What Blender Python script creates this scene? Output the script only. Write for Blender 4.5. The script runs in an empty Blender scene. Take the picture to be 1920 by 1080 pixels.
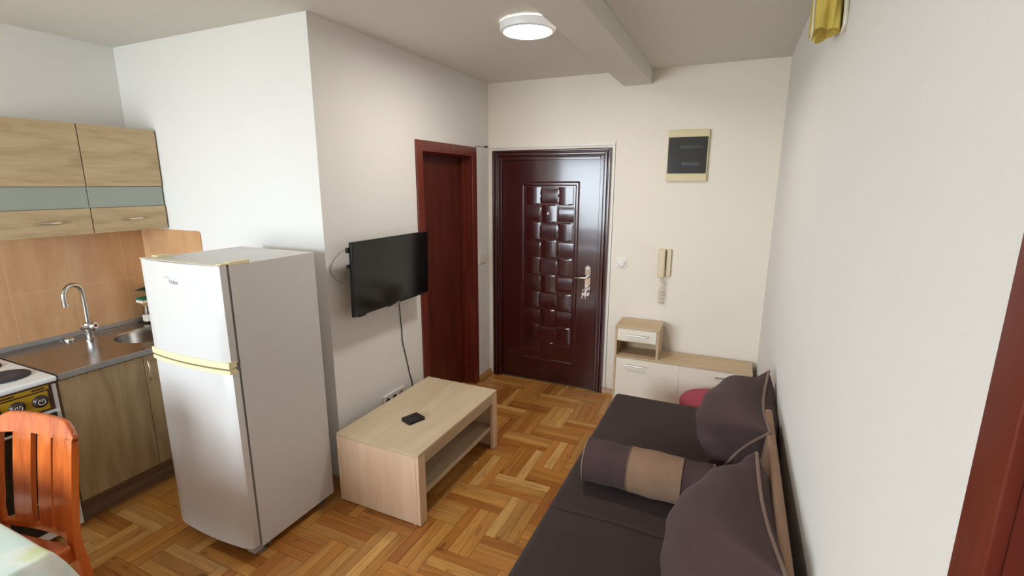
import bpy, bmesh, math, random
from mathutils import Vector, Matrix
random.seed(7)
C = bpy.context.scene.collection
SC = bpy.context.scene
PI = math.pi

# ------------------------------------------------------------------ camera
YAW, PIT, ROL = 4.24205800e-01, -2.12398538e-01, 1.94906520e-03
fw = Vector((-math.sin(YAW) * math.cos(PIT), math.cos(YAW) * math.cos(PIT), math.sin(PIT)))
rt = Vector((math.cos(YAW), math.sin(YAW), 0))
up = rt.cross(fw)
r2 = rt * math.cos(ROL) + up * math.sin(ROL)
u2 = -rt * math.sin(ROL) + up * math.cos(ROL)
cam_d = bpy.data.cameras.new('camera')
cam_d.sensor_width = 36.0
cam_d.lens = 910.72 / 1920 * 36.0
cam_d.clip_start = 0.02
cam = bpy.data.objects.new('camera', cam_d)
C.objects.link(cam)
mw = Matrix((r2, u2, -fw)).transposed().to_4x4()
mw.translation = Vector((0, 0, 1.7825))
cam.matrix_world = mw
SC.camera = cam

# ------------------------------------------------------------------ view, sky
SC.view_settings.view_transform = 'Standard'
SC.view_settings.look = 'None'
SC.view_settings.gamma = 1.0
SC.view_settings.use_curve_mapping = False
SC.view_settings.exposure = 0.10
LAMP_STRENGTH = 92.0
LAMP_COLOR = (1.0, 0.95, 0.89, 1)
SKY_STRENGTH = 19.5

world = bpy.data.worlds.new('World')
SC.world = world
world.use_nodes = True
wn = world.node_tree
wn.nodes.clear()
wo = wn.nodes.new('ShaderNodeOutputWorld')
wb = wn.nodes.new('ShaderNodeBackground')
wb.inputs['Strength'].default_value = SKY_STRENGTH
tc = wn.nodes.new('ShaderNodeTexCoord')
sx = wn.nodes.new('ShaderNodeSeparateXYZ')
cr = wn.nodes.new('ShaderNodeValToRGB')
mr = wn.nodes.new('ShaderNodeMapRange')
mr.inputs['From Min'].default_value = -0.4
mr.inputs['From Max'].default_value = 0.6
wn.links.new(tc.outputs['Generated'], sx.inputs[0])
wn.links.new(sx.outputs['Z'], mr.inputs['Value'])
wn.links.new(mr.outputs[0], cr.inputs[0])
cr.color_ramp.elements[0].color = (0.22, 0.24, 0.22, 1)
cr.color_ramp.elements[1].color = (0.76, 0.88, 1.0, 1)
e_ = cr.color_ramp.elements.new(0.42)
e_.color = (0.80, 0.91, 1.0, 1)
wn.links.new(cr.outputs[0], wb.inputs['Color'])
wn.links.new(wb.outputs[0], wo.inputs[0])

# window opening behind the camera: y = YF, x WX0..WX1, z WZ0..WZ1
XL, YD, XK, YB, XR, ZC, YF = -2.007, 3.934, -3.642, 1.972, 0.26, 2.61, -2.1
WX0, WX1, WZ0, WZ1 = -3.45, -1.35, 0.8, 2.3
pl = bpy.data.lights.new('window_portal', 'AREA')
pl.shape = 'RECTANGLE'
pl.size = WX1 - WX0
pl.size_y = WZ1 - WZ0
pl.cycles.is_portal = True
po = bpy.data.objects.new('window_portal', pl)
po.location = ((WX0 + WX1) / 2, YF - 0.12, (WZ0 + WZ1) / 2)
po.rotation_euler = (PI / 2, 0, 0)
C.objects.link(po)


# ------------------------------------------------------------------ materials
def s2l(c):
    c = c / 255.0
    return c / 12.92 if c <= 0.04045 else ((c + 0.055) / 1.055) ** 2.4


def rgb(r, g, b):
    return (s2l(r), s2l(g), s2l(b), 1.0)


def new_mat(name):
    m = bpy.data.materials.new(name)
    m.use_nodes = True
    nt = m.node_tree
    return m, nt, nt.nodes['Principled BSDF']


def plain(name, col, rough=0.5, metal=0.0, noise=0.0, nscale=8.0, bump=0.0, bscale=60.0, coat=0.0, sheen=0.0, spec=0.5):
    m, nt, b = new_mat(name)
    b.inputs['Roughness'].default_value = rough
    b.inputs['Metallic'].default_value = metal
    b.inputs['Coat Weight'].default_value = coat
    b.inputs['Coat Roughness'].default_value = 0.08
    b.inputs['Sheen Weight'].default_value = sheen
    b.inputs['Specular IOR Level'].default_value = spec
    t = nt.nodes.new('ShaderNodeTexCoord')
    n = nt.nodes.new('ShaderNodeTexNoise')
    n.inputs['Scale'].default_value = nscale
    n.inputs['Detail'].default_value = 4
    nt.links.new(t.outputs['Object'], n.inputs['Vector'])
    mx = nt.nodes.new('ShaderNodeMix')
    mx.data_type = 'RGBA'
    mx.inputs[6].default_value = tuple(c * (1 - noise) for c in col[:3]) + (1,)
    mx.inputs[7].default_value = tuple(min(1, c * (1 + noise)) for c in col[:3]) + (1,)
    nt.links.new(n.outputs['Fac'], mx.inputs[0])
    nt.links.new(mx.outputs[2], b.inputs['Base Color'])
    if bump:
        n2 = nt.nodes.new('ShaderNodeTexNoise')
        n2.inputs['Scale'].default_value = bscale
        n2.inputs['Detail'].default_value = 3
        nt.links.new(t.outputs['Object'], n2.inputs['Vector'])
        bp = nt.nodes.new('ShaderNodeBump')
        bp.inputs['Strength'].default_value = bump
        bp.inputs['Distance'].default_value = 0.01
        nt.links.new(n2.outputs['Fac'], bp.inputs['Height'])
        nt.links.new(bp.outputs[0], b.inputs['Normal'])
    return m


def wood(name, c0, c1, c2, axis=0, freq=14.0, stretch=12.0, rough=0.45, coat=0.0, distort=0.6):
    m, nt, b = new_mat(name)
    b.inputs['Roughness'].default_value = rough
    b.inputs['Coat Weight'].default_value = coat
    b.inputs['Coat Roughness'].default_value = 0.12
    t = nt.nodes.new('ShaderNodeTexCoord')
    mp = nt.nodes.new('ShaderNodeMapping')
    sc = [freq] * 3
    sc[axis] = freq / stretch
    mp.inputs['Scale'].default_value = sc
    nt.links.new(t.outputs['Object'], mp.inputs[0])
    n = nt.nodes.new('ShaderNodeTexNoise')
    n.inputs['Scale'].default_value = 1.0
    n.inputs['Detail'].default_value = 6
    n.inputs['Roughness'].default_value = 0.6
    n.inputs['Distortion'].default_value = distort
    nt.links.new(mp.outputs[0], n.inputs['Vector'])
    cr = nt.nodes.new('ShaderNodeValToRGB')
    cr.color_ramp.elements[0].position = 0.34
    cr.color_ramp.elements[0].color = c0
    cr.color_ramp.elements[1].position = 0.66
    cr.color_ramp.elements[1].color = c2
    e = cr.color_ramp.elements.new(0.5)
    e.color = c1
    nt.links.new(n.outputs['Fac'], cr.inputs[0])
    nt.links.new(cr.outputs[0], b.inputs['Base Color'])
    return m


M = {}
M['wall'] = plain('white_paint', rgb(232, 229, 224), 0.9, noise=0.015, nscale=3, bump=0.06, bscale=90)
M['wall_cream'] = plain('cream_white_paint', rgb(238, 229, 215), 0.9, noise=0.015, nscale=3, bump=0.06, bscale=90)
M['ceil'] = plain('ceiling_paint', rgb(222, 218, 209), 0.92, noise=0.02, nscale=2, bump=0.08, bscale=60)
M['sonoma'] = wood('sonoma_oak', rgb(176, 149, 112), rgb(193, 167, 129), rgb(204, 179, 141), 1, 22, 9, 0.5)
M['sonoma_z'] = wood('sonoma_oak_upright', rgb(176, 148, 112), rgb(198, 172, 134), rgb(210, 186, 150), 2, 22, 12, 0.5)
M['table_top'] = wood('ash_laminate', rgb(204, 181, 148), rgb(210, 188, 157), rgb(216, 196, 166), 1, 12, 7, 0.42)
M['table_z'] = wood('ash_laminate_upright', rgb(224, 192, 160), rgb(228, 197, 166), rgb(232, 203, 173), 2, 18, 12, 0.45)
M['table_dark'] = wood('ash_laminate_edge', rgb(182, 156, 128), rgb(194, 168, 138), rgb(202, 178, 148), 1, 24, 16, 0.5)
M['shoe_wood'] = wood('oak_laminate', rgb(192, 165, 130), rgb(202, 176, 141), rgb(209, 184, 151), 0, 26, 12, 0.5)
M['cream'] = plain('cream_laminate', rgb(240, 230, 212), 0.5, noise=0.01)
M['fridge'] = plain('fridge_enamel', rgb(208, 206, 203), 0.34, noise=0.01, bump=0.02, bscale=300)
M['fridge_trim'] = plain('yellowed_plastic', rgb(232, 218, 176), 0.4, noise=0.05, nscale=6)
M['cap'] = plain('pale_door_cap', rgb(226, 220, 196), 0.4)
M['gasket'] = plain('grey_gasket', rgb(120, 118, 114), 0.7)
M['maroon'] = plain('maroon_gloss_paint', rgb(62, 19, 20), 0.2, noise=0.08, nscale=3, bump=0.05, bscale=14, coat=0.5)
M['redwood'] = wood('mahogany_door', rgb(78, 30, 22), rgb(90, 36, 26), rgb(100, 42, 31), 2, 20, 10, 0.38, coat=0.15)
M['redframe'] = wood('mahogany_frame', rgb(98, 38, 26), rgb(110, 44, 31), rgb(120, 50, 36), 2, 24, 10, 0.32, coat=0.2)
M['chair'] = wood('cherry_chair_wood', rgb(172, 76, 26), rgb(194, 94, 34), rgb(208, 108, 44), 2, 22, 10, 0.22, coat=0.5)
M['chrome'] = plain('chrome', rgb(205, 205, 205), 0.14, metal=1.0)
M['steel'] = plain('brushed_steel', rgb(168, 162, 156), 0.24, metal=1.0, noise=0.06, nscale=20)
M['steel_edge'] = plain('worn_steel_edge', rgb(176, 174, 172), 0.5, metal=0.75, noise=0.08, nscale=14)
M['alu'] = plain('satin_handle_metal', rgb(196, 194, 192), 0.3, metal=1.0)
M['brass_handle'] = plain('satin_nickel_handle', rgb(214, 202, 182), 0.3, metal=1.0)
M['black'] = plain('black_plastic', rgb(14, 14, 15), 0.3)
M['screen'] = plain('tv_screen', rgb(10, 10, 12), 0.12, spec=0.5)
M['leather'] = plain('black_leather', rgb(16, 15, 16), 0.38, bump=0.2, bscale=500)
M['sofa'] = plain('brown_velour', rgb(62, 49, 46), 0.85, noise=0.2, nscale=7, bump=0.12, bscale=40, sheen=0.05, spec=0.15)
M['pillow'] = plain('brown_velour_cushion', rgb(76, 58, 57), 0.85, noise=0.18, nscale=9, bump=0.2, bscale=30, sheen=0.06, spec=0.15)
M['taupe'] = plain('taupe_velour', rgb(140, 110, 88), 0.85, noise=0.1, nscale=14, bump=0.1, bscale=40, sheen=0.08, spec=0.15)
M['piping'] = plain('taupe_piping', rgb(128, 104, 92), 0.7, noise=0.08, nscale=30)
M['pink'] = plain('raspberry_fabric', rgb(170, 70, 88), 0.85, noise=0.06, nscale=30, bump=0.1, bscale=200)
M['beige_plastic'] = plain('aged_beige_plastic', rgb(222, 204, 172), 0.42, noise=0.03)
M['panel_beige'] = plain('breaker_beige', rgb(214, 200, 156), 0.42, noise=0.03)
M['white_plastic'] = plain('white_plastic', rgb(232, 228, 220), 0.4)
M['grey_line'] = plain('grey_plastic', rgb(150, 148, 144), 0.5)
M['smoke'] = plain('smoked_cover', rgb(62, 62, 62), 0.08, noise=0.1, nscale=5)
M['smoke_dark'] = plain('breaker_row', rgb(36, 36, 40), 0.3)
M['enamel'] = plain('white_enamel', rgb(235, 238, 240), 0.15, coat=0.3)
M['hot'] = plain('cast_iron_plate', rgb(52, 52, 60), 0.55)
M['knob'] = plain('brown_knob', rgb(48, 34, 32), 0.35)
M['knob_ring'] = plain('knob_print', rgb(214, 208, 200), 0.4)
M['stove_panel'] = plain('mustard_panel', rgb(176, 140, 26), 0.3, noise=0.15, nscale=10)
M['stove_brown'] = plain('brown_panel_edge', rgb(70, 46, 34), 0.3)
M['oven_glass'] = plain('oven_glass', rgb(10, 10, 11), 0.08)
M['frost'] = plain('frosted_cabinet_glass', rgb(160, 168, 156), 0.4, noise=0.04, nscale=3)
M['base_wood'] = wood('base_door_oak', rgb(152, 128, 92), rgb(168, 144, 107), rgb(180, 158, 121), 2, 12, 6, 0.5)
M['plinth'] = wood('plinth_wood', rgb(110, 88, 66), rgb(126, 102, 78), rgb(140, 114, 88), 1, 30, 12, 0.6)
M['base_trim'] = wood('baseboard_wood', rgb(150, 108, 62), rgb(172, 128, 78), rgb(190, 146, 94), 1, 30, 12, 0.4)
M['wrap'] = plain('clear_wrap', rgb(214, 206, 186), 0.35)
M['foam'] = plain('yellow_foam', rgb(200, 178, 84), 0.8, noise=0.18, nscale=14, bump=0.35, bscale=18)
M['amber'] = plain('amber_glass', rgb(96, 66, 24), 0.12)
M['label'] = plain('paper_label', rgb(226, 222, 208), 0.6)
M['green'] = plain('green_scourer', rgb(40, 120, 92), 0.9, noise=0.2, nscale=60)
M['darkgreen'] = plain('dark_green_scourer', rgb(34, 62, 46), 0.9, noise=0.2, nscale=60)
M['cork'] = plain('tan_lid', rgb(160, 120, 66), 0.6)
M['logo'] = plain('grey_logo', rgb(168, 170, 176), 0.4)
M['cord_grey'] = plain('grey_cord', rgb(150, 150, 150), 0.5)
M['cord_coil'] = plain('aged_coil_cord', rgb(206, 190, 160), 0.5)
M['keys'] = plain('key_metal', rgb(200, 186, 176), 0.3, metal=1.0)
M['brown_gap'] = plain('brown_rubber', rgb(80, 70, 62), 0.8)

# lamp diffuser
m, nt, b = new_mat('lamp_diffuser')
b.inputs['Base Color'].default_value = (1, 1, 1, 1)
b.inputs['Emission Color'].default_value = LAMP_COLOR
b.inputs['Emission Strength'].default_value = LAMP_STRENGTH
M['diffuser'] = m
M['lamp_rim'] = plain('lamp_white_rim', rgb(238, 240, 242), 0.35)

# glazed wall tiles
def tiles_mat(name, axis):
    m, nt, b = new_mat(name)
    b.inputs['Roughness'].default_value = 0.22
    t = nt.nodes.new('ShaderNodeTexCoord')
    s = nt.nodes.new('ShaderNodeSeparateXYZ')
    nt.links.new(t.outputs['Object'], s.inputs[0])

    def joint(sock, off, per):
        a = nt.nodes.new('ShaderNodeMath'); a.operation = 'ADD'; a.inputs[1].default_value = -off + 100 * per
        nt.links.new(sock, a.inputs[0])
        d = nt.nodes.new('ShaderNodeMath'); d.operation = 'DIVIDE'; d.inputs[1].default_value = per
        nt.links.new(a.outputs[0], d.inputs[0])
        f = nt.nodes.new('ShaderNodeMath'); f.operation = 'FRACT'
        nt.links.new(d.outputs[0], f.inputs[0])
        c = nt.nodes.new('ShaderNodeMath'); c.operation = 'LESS_THAN'; c.inputs[1].default_value = 0.003 / per
        nt.links.new(f.outputs[0], c.inputs[0])
        return c.outputs[0]
    j1 = joint(s.outputs['Y' if axis == 'y' else 'X'], 1.25 if axis == 'y' else -3.04, 0.29)
    j2 = joint(s.outputs['Z'], 1.16, 0.33)
    mxx = nt.nodes.new('ShaderNodeMath'); mxx.operation = 'MAXIMUM'
    nt.links.new(j1, mxx.inputs[0]); nt.links.new(j2, mxx.inputs[1])
    mp = nt.nodes.new('ShaderNodeMapping'); mp.inputs['Scale'].default_value = (9, 9, 2.2)
    nt.links.new(t.outputs['Object'], mp.inputs[0])
    n = nt.nodes.new('ShaderNodeTexNoise'); n.inputs['Scale'].default_value = 1.3; n.inputs['Detail'].default_value = 5
    nt.links.new(mp.outputs[0], n.inputs['Vector'])
    cr = nt.nodes.new('ShaderNodeValToRGB')
    cr.color_ramp.elements[0].position = 0.35; cr.color_ramp.elements[0].color = rgb(200, 152, 108)
    cr.color_ramp.elements[1].position = 0.65; cr.color_ramp.elements[1].color = rgb(212, 168, 124)
    nt.links.new(n.outputs['Fac'], cr.inputs[0])
    mx = nt.nodes.new('ShaderNodeMix'); mx.data_type = 'RGBA'
    nt.links.new(mxx.outputs[0], mx.inputs[0])
    nt.links.new(cr.outputs[0], mx.inputs[6])
    mx.inputs[7].default_value = rgb(216, 178, 138)
    nt.links.new(mx.outputs[2], b.inputs['Base Color'])
    bp = nt.nodes.new('ShaderNodeBump'); bp.inputs['Strength'].default_value = 0.3; bp.inputs['Distance'].default_value = 0.002
    bp.invert = True
    nt.links.new(mxx.outputs[0], bp.inputs['Height'])
    nt.links.new(bp.outputs[0], b.inputs['Normal'])
    return m


M['tile_y'] = tiles_mat('apricot_tiles_left', 'y')
M['tile_x'] = tiles_mat('apricot_tiles_end', 'x')

# parquet
m, nt, b = new_mat('oak_parquet')
b.inputs['Roughness'].default_value = 0.30
b.inputs['Coat Weight'].default_value = 0.25
b.inputs['Coat Roughness'].default_value = 0.16
uv = nt.nodes.new('ShaderNodeUVMap'); uv.uv_map = 'UVMap'
at = nt.nodes.new('ShaderNodeAttribute'); at.attribute_name = 'plank'
mp = nt.nodes.new('ShaderNodeMapping'); mp.inputs['Scale'].default_value = (4, 42, 1)
nt.links.new(uv.outputs[0], mp.inputs[0])
n = nt.nodes.new('ShaderNodeTexNoise'); n.inputs['Scale'].default_value = 1; n.inputs['Detail'].default_value = 6; n.inputs['Distortion'].default_value = 0.8
nt.links.new(mp.outputs[0], n.inputs['Vector'])
g = nt.nodes.new('ShaderNodeValToRGB')
g.color_ramp.elements[0].position = 0.30; g.color_ramp.elements[0].color = (0.76, 0.72, 0.66, 1)
g.color_ramp.elements[1].position = 0.62; g.color_ramp.elements[1].color = (1.08, 1.05, 1.0, 1)
nt.links.new(n.outputs['Fac'], g.inputs[0])
mp2 = nt.nodes.new('ShaderNodeMapping'); mp2.inputs['Scale'].default_value = (7, 26, 1)
nt.links.new(uv.outputs[0], mp2.inputs[0])
n2 = nt.nodes.new('ShaderNodeTexNoise'); n2.inputs['Scale'].default_value = 1; n2.inputs['Detail'].default_value = 2
nt.links.new(mp2.outputs[0], n2.inputs['Vector'])
g2 = nt.nodes.new('ShaderNodeValToRGB')
g2.color_ramp.elements[0].position = 0.26; g2.color_ramp.elements[0].color = (0.30, 0.20, 0.12, 1)
g2.color_ramp.elements[1].position = 0.36; g2.color_ramp.elements[1].color = (1, 1, 1, 1)
nt.links.new(n2.outputs['Fac'], g2.inputs[0])
ma = nt.nodes.new('ShaderNodeMix'); ma.data_type = 'RGBA'; ma.blend_type = 'MULTIPLY'; ma.inputs[0].default_value = 1
nt.links.new(at.outputs['Color'], ma.inputs[6]); nt.links.new(g.outputs[0], ma.inputs[7])
mb_ = nt.nodes.new('ShaderNodeMix'); mb_.data_type = 'RGBA'; mb_.blend_type = 'MULTIPLY'; mb_.inputs[0].default_value = 0.75
nt.links.new(ma.outputs[2], mb_.inputs[6]); nt.links.new(g2.outputs[0], mb_.inputs[7])
nt.links.new(mb_.outputs[2], b.inputs['Base Color'])
M['parquet'] = m

# printed table cloth
m, nt, b = new_mat('printed_tablecloth')
b.inputs['Roughness'].default_value = 0.35
t = nt.nodes.new('ShaderNodeTexCoord')
n = nt.nodes.new('ShaderNodeTexNoise'); n.inputs['Scale'].default_value = 3.2; n.inputs['Detail'].default_value = 2; n.inputs['Distortion'].default_value = 1.4
nt.links.new(t.outputs['Object'], n.inputs['Vector'])
cr = nt.nodes.new('ShaderNodeValToRGB')
els = [(0.0, rgb(214, 234, 232)), (0.40, rgb(220, 238, 230)), (0.5, rgb(238, 242, 234)), (0.58, rgb(216, 228, 168)), (0.66, rgb(236, 238, 226))]
cr.color_ramp.elements[0].color = els[0][1]
cr.color_ramp.elements[1].position = els[-1][0]; cr.color_ramp.elements[1].color = els[-1][1]
for p_, c_ in els[1:-1]:
    e = cr.color_ramp.elements.new(p_); e.color = c_
nt.links.new(n.outputs['Fac'], cr.inputs[0])
nt.links.new(cr.outputs[0], b.inputs['Base Color'])
M['cloth'] = m


# ------------------------------------------------------------------ geometry helpers
def tag(o, label=None, cat=None, group=None, kind=None):
    if label: o['label'] = label
    if cat: o['category'] = cat
    if group: o['group'] = group
    if kind: o['kind'] = kind
    return o


def empty(name, loc, label=None, cat=None, rz=0.0, group=None):
    o = bpy.data.objects.new(name, None)
    o.empty_display_size = 0.05
    o.location = loc
    o.rotation_euler = (0, 0, rz)
    C.objects.link(o)
    tag(o, label, cat, group)
    return o


class MB:
    """collects shapes; origin is subtracted so a parent Empty can sit at the thing's base"""
    def __init__(self, origin=(0, 0, 0)):
        self.bm = bmesh.new()
        self.o = Vector(origin)

    def box(self, x0, x1, y0, y1, z0, z1, bev=0.0, seg=2):
        bm = self.bm
        vs = [bm.verts.new((x, y, z)) for x in (x0, x1) for y in (y0, y1) for z in (z0, z1)]
        F = [(0, 1, 3, 2), (4, 6, 7, 5), (0, 4, 5, 1), (2, 3, 7, 6), (0, 2, 6, 4), (1, 5, 7, 3)]
        fs = [bm.faces.new([vs[i] for i in f]) for f in F]
        if bev:
            self.wn = True
            es = list({e for f in fs for e in f.edges})
            bmesh.ops.bevel(bm, geom=es, offset=bev, segments=seg, profile=0.5, affect='EDGES')
        return self

    def tube(self, pts, r, seg=10, closed=False, cap=True, squash=None):
        bm = self.bm
        pts = [Vector(p) for p in pts]
        n = len(pts)
        rs = r if isinstance(r, (list, tuple)) else [r] * n
        rings = []
        prev = None
        for i, p in enumerate(pts):
            a = pts[(i - 1) % n] if (closed or i > 0) else p
            c = pts[(i + 1) % n] if (closed or i < n - 1) else p
            t = (c - a).normalized()
            if prev is None:
                h = Vector((0, 0, 1)) if abs(t.z) < 0.9 else Vector((1, 0, 0))
                nrm = (h - t * h.dot(t)).normalized()
            else:
                nrm = (prev - t * prev.dot(t)).normalized()
            prev = nrm
            bn = t.cross(nrm)
            rings.append([bm.verts.new(p + (nrm * math.cos(q) + bn * math.sin(q)) * rs[i]) for q in [2 * PI * k / seg for k in range(seg)]])
        m_ = n if closed else n - 1
        for i in range(m_):
            A, B = rings[i], rings[(i + 1) % n]
            for k in range(seg):
                bm.faces.new((A[k], A[(k + 1) % seg], B[(k + 1) % seg], B[k]))
        if cap and not closed:
            bm.faces.new(list(reversed(rings[0])))
            bm.faces.new(rings[-1])
        return self

    def lathe(self, c, prof, axis=(0, 0, 1), seg=32, cap=True):
        """prof = [(radius, height along axis)]"""
        bm = self.bm
        ax = Vector(axis).normalized()
        h = Vector((1, 0, 0)) if abs(ax.x) < 0.9 else Vector((0, 1, 0))
        u = (h - ax * h.dot(ax)).normalized()
        v = ax.cross(u)
        c = Vector(c)
        rings = []
        for r, z in prof:
            rings.append([bm.verts.new(c + ax * z + (u * math.cos(q) + v * math.sin(q)) * max(r, 1e-4)) for q in [2 * PI * k / seg for k in range(seg)]])
        for A, B in zip(rings, rings[1:]):
            for k in range(seg):
                bm.faces.new((A[k], A[(k + 1) % seg], B[(k + 1) % seg], B[k]))
        if cap:
            bm.faces.new(list(reversed(rings[0])))
            bm.faces.new(rings[-1])
        return self

    def prism(self, poly, d, off=(0, 0, 0)):
        """extrude a polygon (3D points) by vector d"""
        bm = self.bm
        A = [bm.verts.new(Vector(p)) for p in poly]
        B = [bm.verts.new(Vector(p) + Vector(d)) for p in poly]
        bm.faces.new(A)
        bm.faces.new(list(reversed(B)))
        for i in range(len(A)):
            j = (i + 1) % len(A)
            bm.faces.new((A[i], B[i], B[j], A[j]))
        return self

    def grid(self, f, nu, nv):
        bm = self.bm
        V = [[bm.verts.new(f(i / nu, j / nv)) for j in range(nv + 1)] for i in range(nu + 1)]
        for i in range(nu):
            for j in range(nv):
                bm.faces.new((V[i][j], V[i + 1][j], V[i + 1][j + 1], V[i][j + 1]))
        return V

    def build(self, name, mat, parent=None, smooth=True, ang=40):
        bm = self.bm
        bmesh.ops.recalc_face_normals(bm, faces=bm.faces)
        if self.o.length:
            bmesh.ops.translate(bm, verts=bm.verts, vec=-self.o)
        me = bpy.data.meshes.new(name)
        bm.to_mesh(me)
        bm.free()
        me.materials.append(mat)
        if smooth:
            for p in me.polygons: p.use_smooth = True
            me.set_sharp_from_angle(angle=math.radians(ang))
        o = bpy.data.objects.new(name, me)
        C.objects.link(o)
        if smooth and getattr(self, 'wn', False):
            md = o.modifiers.new('weighted_normals', 'WEIGHTED_NORMAL')
            md.keep_sharp = True
        if parent: o.parent = parent
        else: o.location = self.o
        return o


def struct(name, mb, mat, label, cat, **k):
    o = mb.build(name, mat, **k)
    return tag(o, label, cat, kind='structure')


def text_mesh(name, body, size, mat, parent, loc, rot, extrude=0.0004):
    cu = bpy.data.curves.new(name, 'FONT')
    cu.body = body
    cu.size = size
    cu.extrude = extrude
    cu.align_x = 'CENTER'
    cu.align_y = 'CENTER'
    tmp = bpy.data.objects.new(name + '_tmp', cu)
    C.objects.link(tmp)
    dg = bpy.context.evaluated_depsgraph_get()
    me = bpy.data.meshes.new_from_object(tmp.evaluated_get(dg))
    bpy.data.objects.remove(tmp)
    me.materials.clear()
    me.materials.append(mat)
    o = bpy.data.objects.new(name, me)
    C.objects.link(o)
    o.parent = parent
    o.location = loc
    o.rotation_euler = rot
    return o


# ------------------------------------------------------------------ the room
WT = 0.16
# floor: one quad-prism per plank laid in groups of three
fb = bmesh.new()
ul = fb.loops.layers.uv.new('UVMap')
cl = fb.loops.layers.float_color.new('plank')
palette = [(190, 132, 66), (198, 142, 74), (184, 124, 58), (206, 154, 86), (176, 114, 52), (192, 130, 62), (200, 138, 66), (214, 166, 100), (168, 106, 48), (188, 136, 74)]


def plank(x0, x1, y0, y1, horiz):
    if x1 < XK - 0.05 or x0 > XR + 0.05 or y1 < YF - 0.05 or y0 > YD + 0.03: return
    if x1 < XL - 0.2 and y0 > YB + 0.2: return
    x0 = max(x0, XK - 0.05); x1 = min(x1, XR + 0.05); y0 = max(y0, YF - 0.05); y1 = min(y1, YD + 0.03)
    if x1 - x0 < 0.003 or y1 - y0 < 0.003: return
    g_ = 0.0005
    x0 += g_; x1 -= g_; y0 += g_; y1 -= g_
    lo = [fb.verts.new((x, y, -0.003)) for x, y in ((x0, y0), (x1, y0), (x1, y1), (x0, y1))]
    b_ = 0.0006
    hi = [fb.verts.new((x, y, 0)) for x, y in ((x0 + b_, y0 + b_), (x1 - b_, y0 + b_), (x1 - b_, y1 - b_), (x0 + b_, y1 - b_))]
    fs = [fb.faces.new(hi)] + [fb.faces.new((lo[i], lo[(i + 1) % 4], hi[(i + 1) % 4], hi[i])) for i in range(4)]
    c_ = random.choice(palette); k_ = random.uniform(0.92, 1.06)
    col = tuple(s2l(v) * k_ for v in c_) + (1,)
    ou, ov = random.uniform(0, 50), random.uniform(0, 50)
    for f in fs:
        for l in f.loops:
            p = l.vert.co
            l[cl] = col
            l[ul].uv = (p.x + ou, p.y + ov) if horiz else (p.y + ou, p.x + ov)


LP_, WP_ = 0.35, 0.175
for i in range(-34, 35):
    for j in range(-12, 13):
        ox = -1.38 + i * WP_ + j * LP_
        oy = 2.115 + i * WP_ - j * LP_
        if ox < -4.6 or ox > 1.2 or oy < -3.6 or oy > 4.6: continue
        for k in range(3):
            w = WP_ / 3
            plank(ox, ox + LP_, oy + k * w, oy + (k + 1) * w, True)
            plank(ox + k * w, ox + (k + 1) * w, oy + WP_, oy + WP_ + LP_, False)
# slab below the planks (dark joints)
def fbox(x0, x1, y0, y1, z0, z1):
    vs = [fb.verts.new((x, y, z)) for x in (x0, x1) for y in (y0, y1) for z in (z0, z1)]
    for f in [(0, 1, 3, 2), (4, 6, 7, 5), (0, 4, 5, 1), (2, 3, 7, 6), (0, 2, 6, 4), (1, 5, 7, 3)]:
        ff = fb.faces.new([vs[i] for i in f])
        for l in ff.loops: l[cl] = (0.05, 0.028, 0.012, 1)
fbox(XK - 0.1, XR + 0.1, YF - 0.1, YD + 0.1, -0.08, -0.0028)
bmesh.ops.recalc_face_normals(fb, faces=fb.faces)
me = bpy.data.meshes.new('floor'); fb.to_mesh(me); fb.free()
me.materials.append(M['parquet'])
fo = bpy.data.objects.new('floor', me); C.objects.link(fo)
tag(fo, 'honey oak parquet floor laid in herringbone blocks', 'floor', kind='structure')

struct('ceiling', MB().box(XK - WT, XR + WT, YF - WT, YD + WT, ZC, ZC + 0.12), M['ceil'], 'white painted ceiling of the room', 'ceiling', smooth=False)
struct('trim_1', MB().box(-0.848, -0.634, YF, YD, 2.504, ZC, 0.006), M['ceil'], 'boxed white beam running along the ceiling toward the entrance wall', 'beam')

# entrance wall with door opening
DX0, DX1, DZ = -1.94, -0.93, 2.045
w = MB()
w.box(XL - WT, DX0, YD, YD + WT, 0, ZC)
w.box(DX1, XR + WT, YD, YD + WT, 0, ZC)
w.box(DX0, DX1, YD, YD + WT, DZ, ZC)
struct('wall_back', w, M['wall_cream'], 'white wall around the maroon entrance door', 'wall', smooth=False)
struct('wall_left', MB().box(XK - WT, XK, YF - WT, YB + 0.1, 0, ZC), M['wall'], 'white kitchen wall behind the wall cabinets', 'wall', smooth=False)
# bathroom block: facing wall + long wall with the interior door opening
IY0, IY1, IZ = 2.86, 3.67, 2.055
w = MB()
w.box(XK, XL, YB, YB + 0.14, 0, ZC)
w.box(XL - 0.15, XL, YB + 0.14, IY0, 0, ZC)
w.box(XL - 0.15, XL, IY1, YD, 0, ZC)
w.box(XL - 0.15, XL, IY0, IY1, IZ, ZC)
struct('wall_partition', w, M['wall'], 'white projecting wall that carries the television and the interior door', 'wall', smooth=False)
# right wall with door opening near the camera
RY0, RY1, RZ = -0.36, 0.575, 2.06
w = MB()
w.box(XR, XR + WT, RY1, YD, 0, ZC)
w.box(XR, XR + WT, YF - WT, RY0, 0, ZC)
w.box(XR, XR + WT, RY0, RY1, RZ, ZC)
struct('wall_right', w, M['wall'], 'long white wall behind the sofa', 'wall', smooth=False)
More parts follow.
